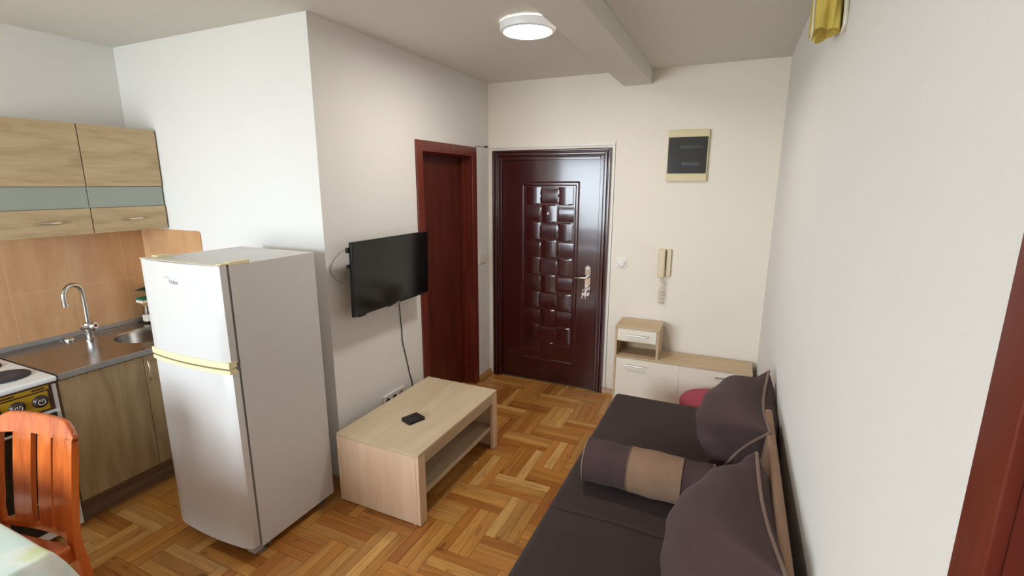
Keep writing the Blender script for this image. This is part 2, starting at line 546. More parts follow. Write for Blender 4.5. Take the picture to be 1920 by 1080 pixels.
# wall behind the camera with the window
w = MB()
w.box(XK, WX0, YF - WT, YF, 0, ZC)
w.box(WX1, XR, YF - WT, YF, 0, ZC)
w.box(WX0, WX1, YF - WT, YF, 0, WZ0)
w.box(WX0, WX1, YF - WT, YF, WZ1, ZC)
struct('wall_front', w, M['wall'], 'white wall with the window opposite the entrance', 'wall', smooth=False)
w = MB()
ft = 0.05
for a in ((WX0, WX0 + ft), (WX1 - ft, WX1), ((WX0 + WX1) / 2 - 0.045, (WX0 + WX1) / 2 + 0.045)):
    w.box(a[0], a[1], YF - 0.11, YF - 0.05, WZ0, WZ1, 0.004)
for a in ((WZ0, WZ0 + ft), (WZ1 - ft, WZ1)):
    w.box(WX0 + ft, WX1 - ft, YF - 0.105, YF - 0.055, a[0], a[1], 0.004)
struct('window_1', w, M['white_plastic'], 'white framed double window opposite the entrance', 'window')

# baseboards (sloped wooden trims)
def baseboard(name, p0, p1, inward, label):
    p0 = Vector(p0); p1 = Vector(p1); n_ = Vector(inward)
    sec = [(0, 0), (0.024, 0), (0.024, 0.008), (0.008, 0.045), (0, 0.045)]
    poly = [p0 + n_ * a + Vector((0, 0, z)) for a, z in sec]
    return struct(name, MB().prism(poly, p1 - p0), M['base_trim'], label, 'baseboard', smooth=False)


baseboard('baseboard_left', (XL, YB, 0), (XL, 2.835, 0), (1, 0, 0), 'wooden baseboard below the television')
baseboard('baseboard_corner', (XL, 3.70, 0), (XL, YD, 0), (1, 0, 0), 'short wooden baseboard between the two brown doors')
baseboard('baseboard_partition', (XL - 0.62, YB, 0), (XL, YB, 0), (0, -1, 0), 'wooden baseboard on the wall behind the fridge')
baseboard('baseboard_back', (-0.912, YD, 0), (XR, YD, 0), (0, -1, 0), 'wooden baseboard behind the low shoe cabinet')
baseboard('baseboard_right', (XR, 0.62, 0), (XR, YD, 0), (-1, 0, 0), 'wooden baseboard behind the sofa')

# wall tiles of the kitchen
struct('trim_2', MB().box(XK, XK + 0.008, 0.2, YB, 0.80, 1.49), M['tile_y'], 'apricot glazed wall tiles above the sink', 'tiles', smooth=False)
t = MB()
r_ = 0.02
poly = [(XK + 0.008, YB, 0.80), (-3.03, YB, 0.80)] + [(-3.03 - r_ + r_ * math.cos(a), YB, 1.485 - r_ + r_ * math.sin(a)) for a in [k * PI / 12 for k in range(7)]] + [(XK + 0.008, YB, 1.485)]
t.prism(poly, (0, -0.008, 0))
struct('trim_3', t, M['tile_x'], 'apricot glazed wall tiles on the end wall beside the fridge', 'tiles', smooth=False)

# ------------------------------------------------------------------ entrance door (door_1)
d1 = empty('door_1', (-1.435, YD, 0), 'glossy maroon entrance door with woven relief panel', 'door')
d1['kind'] = 'structure'
O1 = (-1.435, YD, 0)
PX0, PX1, PZ0, PZ1 = -1.696, -1.170, 0.190, 1.796
CX0, CX1, CZ0, CZ1 = -1.650, -1.212, 0.235, 1.752
LX0, LX1, LZ1 = -1.872, -0.998, 1.982
yf = YD + 0.004


def sm(a, b, x):
    t_ = max(0.0, min(1.0, (x - a) / (b - a)))
    return t_ * t_ * (3 - 2 * t_)


def door_h(x, z):
    # distance toward the room
    dx = min(x - PX0, PX1 - x); dz = min(z - PZ0, PZ1 - z)
    d = min(dx, dz)
    h = 0.0
    if d > 0:
        h = 0.008 * sm(0, 0.010, d) - 0.012 * sm(0.026, 0.038, d)
    cx = (x - CX0) / (CX1 - CX0) * 3; cz = (CZ1 - z) / (CZ1 - CZ0) * 10
    if 0 < cx < 3 and 0 < cz < 10:
        i, j = int(cx), int(cz); u = cx - i; v = cz - j
        if (i + j) % 2 == 0:
            h += 0.002 + 0.006 * (1 - (2 * u - 1) ** 2) * sm(0, 0.04, min(u, 1 - u))
        else:
            h += 0.001 + 0.006 * (1 - (2 * v - 1) ** 2)
    return h


def axis_samples(a, b, n):
    return [a + (b - a) * i / n for i in range(n + 1)]


xs = axis_samples(LX0, PX0 - 0.004, 5) + axis_samples(PX0, CX0 - 0.001, 16) + axis_samples(CX0 + 0.0005, CX1 - 0.0005, 60) + axis_samples(CX1 + 0.001, PX1, 16) + axis_samples(PX1 + 0.004, LX1, 5)
zs = axis_samples(0.012, PZ0 - 0.004, 5) + axis_samples(PZ0, CZ0 - 0.001, 14) + axis_samples(CZ0 + 0.0005, CZ1 - 0.0005, 180) + axis_samples(CZ1 + 0.001, PZ1, 14) + axis_samples(PZ1 + 0.004, LZ1, 5)
lb = MB(O1)
V = [[lb.bm.verts.new((x, yf - door_h(x, z), z)) for z in zs] for x in xs]
for i in range(len(xs) - 1):
    for j in range(len(zs) - 1):
        lb.bm.faces.new((V[i][j], V[i + 1][j], V[i + 1][j + 1], V[i][j + 1]))
lb.box(LX0 - 0.015, LX1 + 0.015, yf + 0.001, yf + 0.05, 0.012, LZ1 + 0.012)
leaf = lb.build('door_leaf', M['maroon'], d1, ang=35)
fr = MB(O1)


def frame_ring(mb, x0, x1, z1, a, b, pr, dep=0.05, bev=0.003):
    # moulding ring between inset a and inset b, protruding pr
    mb.box(x0 + a, x0 + b, YD - pr, YD + dep, 0, z1 - a, bev)
    mb.box(x1 - b, x1 - a, YD - pr, YD + dep, 0, z1 - a, bev)
    mb.box(x0 + b, x1 - b, YD - pr, YD + dep, z1 - b, z1 - a, bev)


for a, b_, pr in ((0.0, 0.016, 0.030), (0.016, 0.026, 0.020), (0.026, 0.046, 0.034), (0.046, 0.056, 0.022), (0.056, 0.084, 0.014)):
    frame_ring(fr, -1.956, -0.916, 2.057, a, b_, pr, 0.0, 0.0035)
frame_ring(fr, -1.9395, -0.9305, 2.0445, 0.0, 0.051, 0.0, 0.055, 0.001)
fr.build('door_frame', M['maroon'], d1)
MB(O1).box(LX0, LX1, YD + 0.0, YD + 0.06, 0.0, 0.011, 0.001).build('threshold', M['brown_gap'], d1)
pe = MB(O1)
pe.lathe((-1.434, yf - 0.010, 1.533), [(0.0, 0), (0.014, 0.0), (0.015, 0.006), (0.010, 0.010), (0.009, 0.005), (0.0, 0.005)], (0, -1, 0), 24, False)
pe.build('peephole', M['chrome'], d1)
# lock plate and lever
hp = MB(O1)
px0, px1 = -1.098, -1.052
py = yf - 0.008
hp.prism([(px0, py, 0.86), ((px0 + px1) / 2, py, 0.842), (px1, py, 0.86), (px1, py, 1.092), ((px0 + px1) / 2, py, 1.112), (px0, py, 1.092)], (0, 0.008, 0))
hp.prism([(px0 + 0.012, py - 0.004, 0.872), (px1 - 0.012, py - 0.004, 0.872), (px1 - 0.012, py - 0.004, 1.084), (px0 + 0.012, py - 0.004, 1.084)], (0, 0.004, 0))
plate = hp.build('lock_plate', M['chrome'], d1, smooth=False)
hl = MB(O1)
hx = -1.075
hl.lathe((hx, py - 0.003, 1.008), [(0.013, 0), (0.011, 0.03), (0.012, 0.042)], (0, -1, 0), 20)
hl.tube([(hx, py - 0.040, 1.008), (hx - 0.03, py - 0.046, 1.009), (hx - 0.07, py - 0.046, 1.006), (hx - 0.108, py - 0.042, 1.002)], [0.011, 0.010, 0.009, 0.007], 12)
hl.build('lever_handle', M['chrome'], d1)
lc = MB(O1)
lc.lathe((hx, py - 0.004, 0.925), [(0.011, 0), (0.011, 0.012)], (0, -1, 0), 20)
lc.build('lock_cylinder', M['chrome'], d1)
# keys
kx, ky, kz = hx, py - 0.020, 0.925
ke = empty('key_bunch', (kx, ky, 0.83), 'bunch of metal keys hanging from the lock of the maroon entrance door', 'keys')
OK_ = (kx, ky, 0.83)
k = MB(OK_)
k.box(kx - 0.0012, kx + 0.0012, ky - 0.034, ky + 0.005, kz - 0.003, kz + 0.003)
k.lathe((kx - 0.0012, ky - 0.045, kz), [(0.012, 0), (0.012, 0.0024)], (1, 0, 0), 20)
k.build('key_in_lock', M['keys'], ke)
k = MB(OK_)
rc = Vector((kx - 0.004, ky - 0.05, kz - 0.024))
k.tube([rc + Vector((math.cos(a) * 0.017, 0.1 * math.sin(a) * 0.017, math.sin(a) * 0.017)) for a in [2 * PI * i / 20 for i in range(20)]], 0.0014, 6, closed=True)
k.build('key_ring', M['keys'], ke)
for dx, tilt in ((-0.014, 0.25), (0.004, -0.15)):
    k = MB(OK_)
    c0 = rc + Vector((dx, 0, -0.028))
    k.lathe(c0 + Vector((0, 0.001, 0)), [(0.011, 0), (0.011, 0.002)], (0, -1, 0), 18)
    d_ = Vector((math.sin(-tilt), 0, -math.cos(tilt)))
    n_ = Vector((d_.z, 0, -d_.x))
    a_ = c0 + d_ * 0.008; b2 = c0 + d_ * 0.036
    k.prism([a_ + n_ * 0.004, b2 + n_ * 0.003, b2 + d_ * 0.004, b2 - n_ * 0.003, a_ - n_ * 0.004], (0, -0.002, 0))
    k.build('key', M['keys'], ke, smooth=False)

# ------------------------------------------------------------------ interior door (door_2)
O2 = (XL, 3.265, 0)
d2 = empty('door_2', O2, 'plain dark red wooden door recessed in a mahogany frame beside the television', 'door')
d2['kind'] = 'structure'
f = MB(O2)
Y0, Y1, ZT, aw = 2.839, 3.693, 2.073, 0.075
f.box(XL, XL + 0.014, Y0, Y0 + aw, 0, ZT, 0.003)
f.box(XL, XL + 0.014, Y1 - aw, Y1, 0, ZT, 0.003)
f.box(XL, XL + 0.014, Y0 + aw, Y1 - aw, ZT - aw, ZT, 0.003)
f.box(XL - 0.149, XL, IY0 + 0.001, Y0 + aw - 0.01, 0, ZT - aw + 0.01, 0.002)
f.box(XL - 0.149, XL, Y1 - aw + 0.01, IY1 - 0.001, 0, ZT - aw + 0.01, 0.002)
f.box(XL - 0.149, XL, IY0 + 0.001, IY1 - 0.001, ZT - aw + 0.01, IZ - 0.001, 0.002)
# stops
for ys in ((Y0 + aw - 0.01, Y0 + aw + 0.008), (Y1 - aw - 0.012, Y1 - aw + 0.01)):
    f.box(XL - 0.102, XL - 0.062, ys[0], ys[1], 0, ZT - aw + 0.01, 0.004)
f.box(XL - 0.102, XL - 0.062, Y0 + aw, Y1 - aw, ZT - aw - 0.008, ZT - aw + 0.01, 0.004)
f.build('door_frame', M['redframe'], d2)
MB(O2).box(XL - 0.142, XL - 0.103, Y0 + aw - 0.008, Y1 - aw + 0.008, 0.006, ZT - aw + 0.006, 0.002).build('door_leaf', M['redwood'], d2)

# ------------------------------------------------------------------ right door (door_3)
O3 = (XR, 0.12, 0)
d3 = empty('door_3', O3, 'mahogany framed doorway in the right wall close to the camera', 'door')
d3['kind'] = 'structure'
f = MB(O3)
f.box(XR - 0.014, XR, 0.545, 0.608, 0, 2.10, 0.003)
f.box(XR - 0.014, XR, -0.42, -0.35, 0, 2.10, 0.003)
f.box(XR - 0.014, XR, -0.35, 0.545, 2.03, 2.10, 0.003)
f.box(XR + 0.0, XR + WT - 0.001, 0.548, RY1 - 0.001, 0, 2.04, 0.002)
f.box(XR + 0.0, XR + WT - 0.001, RY0 + 0.001, -0.335, 0, 2.04, 0.002)
f.box(XR + 0.0, XR + WT - 0.001, RY0 + 0.001, RY1 - 0.001, 2.04, RZ - 0.001, 0.002)
f.build('door_frame', M['redframe'], d3)
MB(O3).box(XR + 0.08, XR + 0.12, -0.333, 0.546, 0.006, 2.038, 0.002).build('door_leaf', M['redwood'], d3)

# ------------------------------------------------------------------ trunking on the entrance wall
OT = (-0.9, YD, 0)
tr = empty('cable_trunking', OT, 'thin white cable trunking running above and down beside the maroon entrance door', 'trunking')
MB(OT).box(XL + 0.001, -0.8885, YD - 0.010, YD, 2.078, 2.092, 0.001).build('trunk_strip', M['white_plastic'], tr)
MB(OT).box(-0.902, -0.888, YD - 0.010, YD, 0.05, 2.078, 0.001).build('trunk_strip', M['white_plastic'], tr)
MB(OT).box(-0.8875, -0.8855, YD - 0.004, YD, 0.08, 2.11, 0.0005).build('cable', M['grey_line'], tr)
MB(OT).tube([(-0.8885, YD - 0.008, 0.09), (-0.874, YD - 0.02, 0.07), (-0.868, YD - 0.014, 0.053), (-0.88, YD - 0.03, 0.05), (-0.896, YD - 0.03, 0.052)], 0.0015, 6).build('cable', M['cord_grey'], tr)
c_ = MB((XL, 3.8, 2.09)); c_.tube([(XL + 0.003, 3.695, 2.083), (XL + 0.003, 3.80, 2.084), (XL + 0.003, 3.86, 2.088)], 0.002, 6)
c_.box(XL, XL + 0.014, 3.862, 3.905, 2.085, 2.096, 0.002)
tag(c_.build('cable_clip', M['black']), 'small dark cable clip high in the corner between the two brown doors', 'clip')

# ------------------------------------------------------------------ ceiling lamp
lx, ly = -1.075, 2.575
OL = (lx, ly, ZC)
lamp = empty('ceiling_lamp', OL, 'round white LED ceiling lamp, switched on, beside the ceiling beam', 'lamp')
MB(OL).lathe((lx, ly, ZC - 0.050), [(0.128, 0.0), (0.134, 0.0), (0.1445, 0.006), (0.148, 0.016), (0.148, 0.042), (0.144, 0.043), (0.128, 0.043)], (0, 0, 1), 64, False).build('lamp_ring', M['lamp_rim'], lamp)
MB(OL).lathe((lx, ly, ZC - 0.049), [(0.1285, 0.0), (0.1285, 0.004)], (0, 0, 1), 64).build('lamp_diffuser', M['diffuser'], lamp)
MB(OL).lathe((lx, ly, ZC - 0.010), [(0.12, 0.0), (0.12, 0.0098)], (0, 0, 1), 48).build('mounting_plate', M['gasket'], lamp)

# ------------------------------------------------------------------ refrigerator
FX0, FX1, FY0, FYb, FY1, FZ0, FZ1 = -2.499, -1.951, 1.319, 1.372, 1.842, 0.062, 1.439
OF = ((FX0 + FX1) / 2, (FYb + FY1) / 2, 0)
fridge = empty('refrigerator', OF, 'white two-door refrigerator with yellowed trim strip between the doors', 'refrigerator')
b_ = MB(OF)
b_.box(FX0, FX1, FYb, FY1, 0.045, FZ1 - 0.004, 0.004)
b_.build('cabinet_body', M['fridge'], fridge)
MB(OF).box(FX0 + 0.006, FX1 - 0.006, FYb - 0.010, FYb + 0.004, 0.07, FZ1 - 0.01).build('door_gasket', M['gasket'], fridge)


def fridge_door(z0, z1, name, mat):
    d = MB(OF)
    n_ = 24
    pts = []
    for i in range(n_ + 1):
        u = i / n_
        x = FX0 + 0.001 + (FX1 - FX0 - 0.002) * u
        bow = 0.020 * (1 - (2 * u - 1) ** 2)
        e = min(u, 1 - u) * (FX1 - FX0)
        rnd = 0.010 * (1 - min(1, e / 0.012)) ** 2
        pts.append((x, FY0 - bow + rnd, z0))
    pts += [(FX1 - 0.001, FYb - 0.012, z0), (FX0 + 0.001, FYb - 0.012, z0)]
    d.prism(pts, (0, 0, z1 - z0))
    es = [e for e in d.bm.edges if abs(e.verts[0].co.z - e.verts[1].co.z) < 1e-6]
    bmesh.ops.bevel(d.bm, geom=es, offset=0.004, segments=2, profile=0.5, affect='EDGES')
    return d.build(name, mat, fridge, ang=30)


ZS0, ZS1 = 0.965, 0.998
fd = fridge_door(ZS1, FZ1, 'freezer_door', M['fridge'])
ld = fridge_door(FZ0, ZS0, 'lower_door', M['fridge'])
# yellowed grip strips
def strip(z0, z1, out, name, x0=FX0 + 0.004, x1=FX1 + 0.002):
    d = MB(OF); n_ = 20; A = []
    for i in range(n_ + 1):
        u = i / n_; x = x0 + (x1 - x0) * u
        uu = (x - FX0) / (FX1 - FX0)
        A.append((x, FY0 - 0.020 * (1 - (2 * uu - 1) ** 2) - out, z0))
    A += [(x1, FYb - 0.02, z0), (x0, FYb - 0.02, z0)]
    d.prism(A, (0, 0, z1 - z0))
    return d.build(name, M['fridge_trim'], fridge, ang=30)


strip(0.983, 1.012, 0.004, 'grip_strip')
strip(0.956, 0.974, 0.003, 'grip_strip')
MB(OF).box(FX0 + 0.03, FX1 - 0.03, FY0 + 0.006, FYb - 0.02, 0.974, 0.983).build('grip_recess', M['gasket'], fridge)
h_ = MB(OF)
h_.box(FX1 - 0.06, FX1 - 0.004, FY0 + 0.004, FYb + 0.004, ZS0 + 0.0365, ZS0 + 0.0465, 0.002)
h_.build('middle_hinge', M['gasket'], fridge)
h_ = MB(OF)
h_.box(FX1 - 0.034, FX1 + 0.001, FYb + 0.002, FYb + 0.10, FZ1 - 0.006, FZ1 + 0.010, 0.003)
h_.box(FX1 - 0.034, FX1 - 0.001, FY0 + 0.016, FYb + 0.004, FZ1 - 0.001, FZ1 + 0.006, 0.002)
h_.build('hinge_cover', M['fridge_trim'], fridge)
h_ = MB(OF)
h_.box(FX0 + 0.004, FX0 + 0.05, FYb + 0.002, FYb + 0.07, FZ1 - 0.006, FZ1 + 0.008, 0.003)
h_.build('hinge_cover', M['fridge_trim'], fridge)
h_ = MB(OF)
h_.box(FX0 + 0.002, FX1 - 0.002, FY0 + 0.003, FYb - 0.012, FZ1 - 0.002, FZ1 + 0.002, 0.001)
h_.build('door_top_cap', M['cap'], fridge)
for fx in (FX0 + 0.05, FX1 - 0.04):
    for fy in (FYb + 0.02, FY1 - 0.06):
        MB(OF).lathe((fx, fy, 0.0), [(0.020, 0), (0.020, 0.012), (0.012, 0.014), (0.012, 0.046)], (0, 0, 1), 20).build('foot', M['gasket'], fridge)
MB(OF).box(FX0 + 0.02, FX1 - 0.02, FYb + 0.045, FYb + 0.06, 0.012, 0.046).build('kick_plate', M['gasket'], fridge)
MB(OF).box(FX1 - 0.06, FX1 - 0.006, FY0 + 0.012, FYb + 0.01, 0.030, 0.060, 0.003).build('bottom_hinge', M['grey_line'], fridge)
# maker's lettering
lgx = FX0 + 0.272
logo_y = FY0 - 0.020 * (1 - (2 * (lgx - FX0) / (FX1 - FX0) - 1) ** 2) - 0.0012
text_mesh('brand_lettering', 'Midea', 0.026, M['logo'], fridge, (lgx - OF[0], logo_y - OF[1], 1.352), (PI / 2, 0, -0.04))
sw = MB(OF)
sw.tube([(lgx - 0.045 + 0.016 * math.cos(a), logo_y + 0.0006, 1.362 + 0.012 * math.sin(a)) for a in [0.3 + k * 0.35 for k in range(8)]], 0.0011, 6)
sw.build('brand_arc', M['logo'], fridge)

# ------------------------------------------------------------------ television
TVO = Vector((-1.89, 2.034, 1.041))
tv = empty('television', (XL, 2.40, 1.04), 'black flat television mounted on the white projecting wall', 'television')
W_, H_ = 0.73, 0.425


def tvloc(parent_obj, o):
    o.parent = parent_obj
    return o


# frame (local axes: y along the width, z up) tilted outward at the top
tilt = 0.032
tvp = (XL, 2.40, 1.04)


def tv_part(mb, name, mat):
    mb.bm.transform(Matrix.Translation(TVO) @ Matrix.Rotation(-0.005, 4, 'Z') @ Matrix.Rotation(tilt, 4, 'Y'))
    mb.o = Vector(tvp)
    return mb.build(name, mat, tv)


tv_part(MB().box(-0.020, 0.0, 0, W_, 0, H_, 0.003), 'bezel', M['black'])
tv_part(MB().box(-0.001, 0.0012, 0.006, W_ - 0.006, 0.014, H_ - 0.006), 'screen', M['screen'])
tv_part(MB().box(-0.050, -0.019, 0.10, W_ - 0.10, 0.04, 0.30, 0.01), 'back_housing', M['black'])
tv_part(MB().box(-0.016, 0.000, 0.04, 0.10, -0.008, 0.002, 0.003), 'foot_socket', M['black'])
tv_part(MB().box(-0.016, 0.000, 0.30, 0.345, -0.007, 0.002, 0.003), 'foot_socket', M['black'])
tv_part(MB().box(-0.035, -0.019, -0.008, 0.03, 0.28, 0.30, 0.002), 'side_connector', M['black'])
tv_part(MB().box(-0.035, -0.019, -0.012, 0.03, 0.365, 0.395, 0.004), 'side_connector', M['black'])
tv_part(MB().box(0.0, 0.0016, 0.375, 0.405, 0.004, 0.009), 'badge', M['logo'])
MB(tvp).box(XL, XL + 0.008, 2.25, 2.55, 1.12, 1.36, 0.002).box(XL + 0.008, XL + 0.085, 2.32, 2.35, 1.12, 1.34, 0.002).box(XL + 0.008, XL + 0.085, 2.45, 2.48, 1.12, 1.34, 0.002).build('wall_bracket', M['black'], tv)


def smooth_path(pts, n=8):
    pts = [Vector(p) for p in pts]
    P = [pts[0]] + pts + [pts[-1]]
    out = []
    for i in range(1, len(P) - 2):
        for k in range(n):
            t_ = k / n
            a, b, c, d = P[i - 1], P[i], P[i + 1], P[i + 2]
            out.append(0.5 * ((2 * b) + (-a + c) * t_ + (2 * a - 5 * b + 4 * c - d) * t_ ** 2 + (-a + 3 * b - 3 * c + d) * t_ ** 3))
    out.append(pts[-1])
    return out


cb = MB((XL, 2.6, 0.3))
cb.tube(smooth_path([(XL + 0.045, 2.505, 1.09), (XL + 0.05, 2.52, 1.03), (XL + 0.012, 2.578, 0.97), (XL + 0.006, 2.592, 0.86), (XL + 0.006, 2.598, 0.80), (XL + 0.006, 2.600, 0.72), (XL + 0.006, 2.617, 0.652), (XL + 0.006, 2.650, 0.52), (XL + 0.006, 2.668, 0.45), (XL + 0.006, 2.691, 0.374), (XL + 0.02, 2.66, 0.34), (XL + 0.02, 2.60, 0.352)]), 0.0032, 8)
tag(cb.build('power_cord', M['black']), 'thin black cord hanging from the television down behind the coffee table', 'cord')
cb = MB((XL, 2.12, 1.3))
cb.tube(smooth_path([(XL + 0.075, 2.05, 1.424), (XL + 0.05, 2.030, 1.405), (XL + 0.02, 2.005, 1.36), (XL + 0.008, 1.995, 1.30), (XL + 0.02, 2.04, 1.24), (XL + 0.06, 2.10, 1.22)]), 0.0022, 8)
tag(cb.build('aerial_cord', M['cord_grey']), 'thin grey cord looping out at the left edge of the television', 'cord')

# sockets
OS = (XL, 2.476, 0.36)
so = empty('wall_socket', OS, 'white triple wall socket just above the coffee table', 'socket')
MB(OS).box(XL, XL + 0.014, 2.367, 2.586, 0.318, 0.398, 0.003).build('socket_plate', M['white_plastic'], so)
for i, y in enumerate((2.405, 2.476, 2.547)):
    if i < 2:
        MB(OS).lathe((XL + 0.0141, y, 0.357), [(0.021, 0), (0.021, 0.0015)], (1, 0, 0), 28).build('socket_hole', M['smoke_dark'], so)
    else:
        MB(OS).lathe((XL + 0.0141, y, 0.357), [(0.025, 0), (0.025, 0.002)], (1, 0, 0), 28).build('socket_cover', M['cord_grey'], so)
OS = (XL, 3.79, 1.135)
sw_ = empty('light_switch', OS, 'white double light switch between the two brown doors', 'switch')
MB(OS).box(XL, XL + 0.010, 3.728, 3.862, 1.086, 1.190, 0.002).build('switch_plate', M['white_plastic'], sw_)
for y in (3.772, 3.814):
    MB(OS).box(XL + 0.010, XL + 0.0145, y - 0.017, y + 0.017, 1.106, 1.170, 0.002).build('rocker', M['white_plastic'], sw_)
OS = (-0.797, YD, 1.151)
th = empty('wall_dial', OS, 'small square white wall dial between the entrance door and the intercom', 'dial')
MB(OS).box(-0.840, -0.754, YD - 0.008, YD, 1.110, 1.192, 0.002).build('dial_plate', M['white_plastic'], th)
MB(OS).lathe((-0.797, YD - 0.008, 1.151), [(0.032, 0), (0.032, 0.006), (0.028, 0.014), (0.022, 0.015)], (0, -1, 0), 32).build('dial_knob', M['white_plastic'], th)

# intercom
OI = (-0.46, YD, 1.175)
ic = empty('intercom_handset', OI, 'beige intercom handset with a coiled cord on the entrance wall', 'intercom')
MB(OI).box(-0.490, -0.412, YD - 0.026, YD, 1.068, 1.284, 0.005).build('wall_base', M['beige_plastic'], ic)
MB(OI).box(-0.504, -0.452, YD - 0.066, YD - 0.0265, 1.064, 1.286, 0.009, 3).build('handset', M['beige_plastic'], ic)
MB(OI).box(-0.4515, -0.447, YD - 0.030, YD - 0.0255, 1.12, 1.275, 0.001).build('handset_gap', M['brown_gap'], ic)
co = MB(OI)
p0 = []
for i in range(181):
    s = i / 180
    a = s * 7 * 2 * PI
    z = 1.0 - 0.15 * s
    r = 0.012 + 0.008 * math.sin(s * PI)
    p0.append(Vector((-0.470 + r * math.cos(a) - 0.006 * s, YD - 0.032 + r * 0.8 * math.sin(a), z)))
co.tube([(-0.478, YD - 0.045, 1.066), (-0.478, YD - 0.04, 1.03)] + p0, 0.0021, 6)
p1 = []
for i in range(121):
    s = i / 120
    a = s * 5 * 2 * PI + 1
    z = 0.848 + 0.15 * s
    r = 0.011
    p1.append(Vector((-0.452 + r * math.cos(a), YD - 0.028 + r * math.sin(a), z)))
co.tube([p0[-1]] + p1 + [(-0.456, YD - 0.03, 1.03), (-0.468, YD - 0.02, 1.068)], 0.0021, 6)
co.build('coiled_cord', M['cord_coil'], ic)

# breaker box
OB = (-0.348, YD, 1.985)
bk = empty('breaker_box', OB, 'beige breaker box with a smoked cover high on the entrance wall', 'breaker box')
MB(OB).box(-0.492, -0.206, YD - 0.030, YD, 1.800, 2.168, 0.004).build('box_frame', M['panel_beige'], bk)
MB(OB).box(-0.486, -0.214, YD - 0.036, YD - 0.0305, 1.856, 2.116, 0.002).build('smoked_cover', M['smoke'], bk)
for z in (2.045, 1.925):
    MB(OB).box(-0.40 if z > 2 else -0.385, -0.246 if z > 2 else -0.256, YD - 0.0378, YD - 0.036, z - 0.012, z + 0.012, 0.0005).build('breaker_row', M['smoke_dark'], bk)

# ------------------------------------------------------------------ shoe cabinet
SX0, SX1, SX2, SY = -0.762, -0.431, 0.222, 3.647
OC = ((SX0 + SX2) / 2, 3.78, 0)
sc_ = empty('shoe_cabinet', OC, 'low oak and cream shoe cabinet with a raised drawer section under the intercom', 'cabinet')
YW = YD - 0.028
tk = 0.016
b_ = MB(OC)
b_.box(SX0, SX0 + tk, SY + 0.002, YW, 0.03, 0.688, 0.001)
b_.box(SX2 - tk, SX2, SY + 0.002, YW, 0.03, 0.448, 0.001)
b_.box(SX1 - tk, SX1, SY + 0.002, YW, 0.464, 0.688, 0.001)
b_.box(SX0, SX1 + 0.002, SY - 0.006, YW, 0.688, 0.704, 0.001)
b_.box(SX0 + tk, SX2 + 0.002, SY - 0.004, YW, 0.448, 0.464, 0.001)
b_.box(SX0 + tk, SX2 - tk, SY + 0.02, YW, 0.03, 0.046)
b_.box(SX0 + tk, SX1 - tk, YW - 0.01, YW, 0.464, 0.688)
b_.box(SX0 + tk, SX2 - tk, YW - 0.01, YW, 0.046, 0.448)
b_.box(SX0 + tk, SX1 - tk, SY + 0.02, YW - 0.01, 0.576, 0.586)
b_.build('cabinet_body', M['shoe_wood'], sc_)
for x in (SX0 + 0.02, SX2 - 0.02):
    for y in (SY + 0.03, YW - 0.03):
        MB(OC).lathe((x, y, 0), [(0.012, 0), (0.012, 0.03)], (0, 0, 1), 14).build('foot', M['black'], sc_)


def bar_handle(parent, org, x0, x1, y, z, r=0.0055, mat='alu'):
    h = MB(org)
    h.tube([(x0, y - 0.022, z), (x1, y - 0.022, z)], r, 12)
    for x in (x0 + 0.02, x1 - 0.02):
        h.tube([(x, y - 0.022, z), (x, y, z)], r * 0.7, 8)
    return h.build('bar_handle', M[mat], parent)


dr = MB(OC).box(SX0 + tk + 0.002, SX1 - tk - 0.002, SY, SY + 0.016, 0.588, 0.686, 0.001).build('drawer', M['cream'], sc_)
bar_handle(dr, OC, -0.668, -0.510, SY, 0.640)
xm = -0.27
d_a = MB(OC).box(SX0 + tk + 0.002, xm - 0.0004, SY, SY + 0.016, 0.05, 0.446, 0.001).build('flap_door', M['cream'], sc_)
bar_handle(d_a, OC, -0.671, -0.512, SY, 0.395)
d_b = MB(OC).box(xm + 0.0004, SX2 - tk - 0.002, SY, SY + 0.016, 0.05, 0.446, 0.001).build('flap_door', M['cream'], sc_)
bar_handle(d_b, OC, -0.021, 0.138, SY, 0.403)

# pink pouf behind the sofa
OPf = (-0.03, 3.355, 0)
pf = empty('pouf', OPf, 'round raspberry pink pouf between the sofa and the shoe cabinet', 'pouf')
MB(OPf).lathe(OPf, [(0.0, 0.367), (0.10, 0.366), (0.15, 0.360), (0.185, 0.345), (0.20, 0.32), (0.20, 0.05), (0.195, 0.03)], (0, 0, 1), 48, False).build('cushion_body', M['pink'], pf)
MB(OPf).lathe(OPf, [(0.19, 0.0), (0.195, 0.03)], (0, 0, 1), 48).build('base', M['black'], pf)

# ------------------------------------------------------------------ coffee table
ct = empty('coffee_table', (-1.914, 1.856, 0), 'pale ash laminate coffee table with an open lower shelf below the television', 'table', rz=-0.010)
w_, d_, h_, th_ = 0.552, 0.898, 0.419, 0.060
a = MB(); a.box(0, w_, 0, d_, h_ - 0.018, h_, 0.0015)
a.build('tabletop', M['table_top'], ct)
a = MB(); a.box(0.0, 0.018, th_, d_ - th_, h_ - 0.075, h_ - 0.018, 0.001); a.build('apron', M['table_dark'], ct)
a = MB(); a.box(w_ - 0.018, w_, th_, d_ - th_, h_ - 0.075, h_ - 0.0185, 0.001); a.build('apron', M['table_dark'], ct)
for y0, y1 in ((0.0, th_), (d_ - th_, d_)):
    a = MB()
    fy = y0 if y0 == 0 else y1 - 0.018
    a.box(0.020, w_ - 0.020, fy, fy + 0.018, 0.006, h_ - 0.0185, 0.0008)
    a.build('end_panel', M['table_z'], ct)
    for x0 in (0, w_ - 0.0192):
        a = MB(); a.box(x0, x0 + 0.0192, y0, y1, 0.004, h_ - 0.0185, 0.001); a.build('leg', M['table_z'], ct)
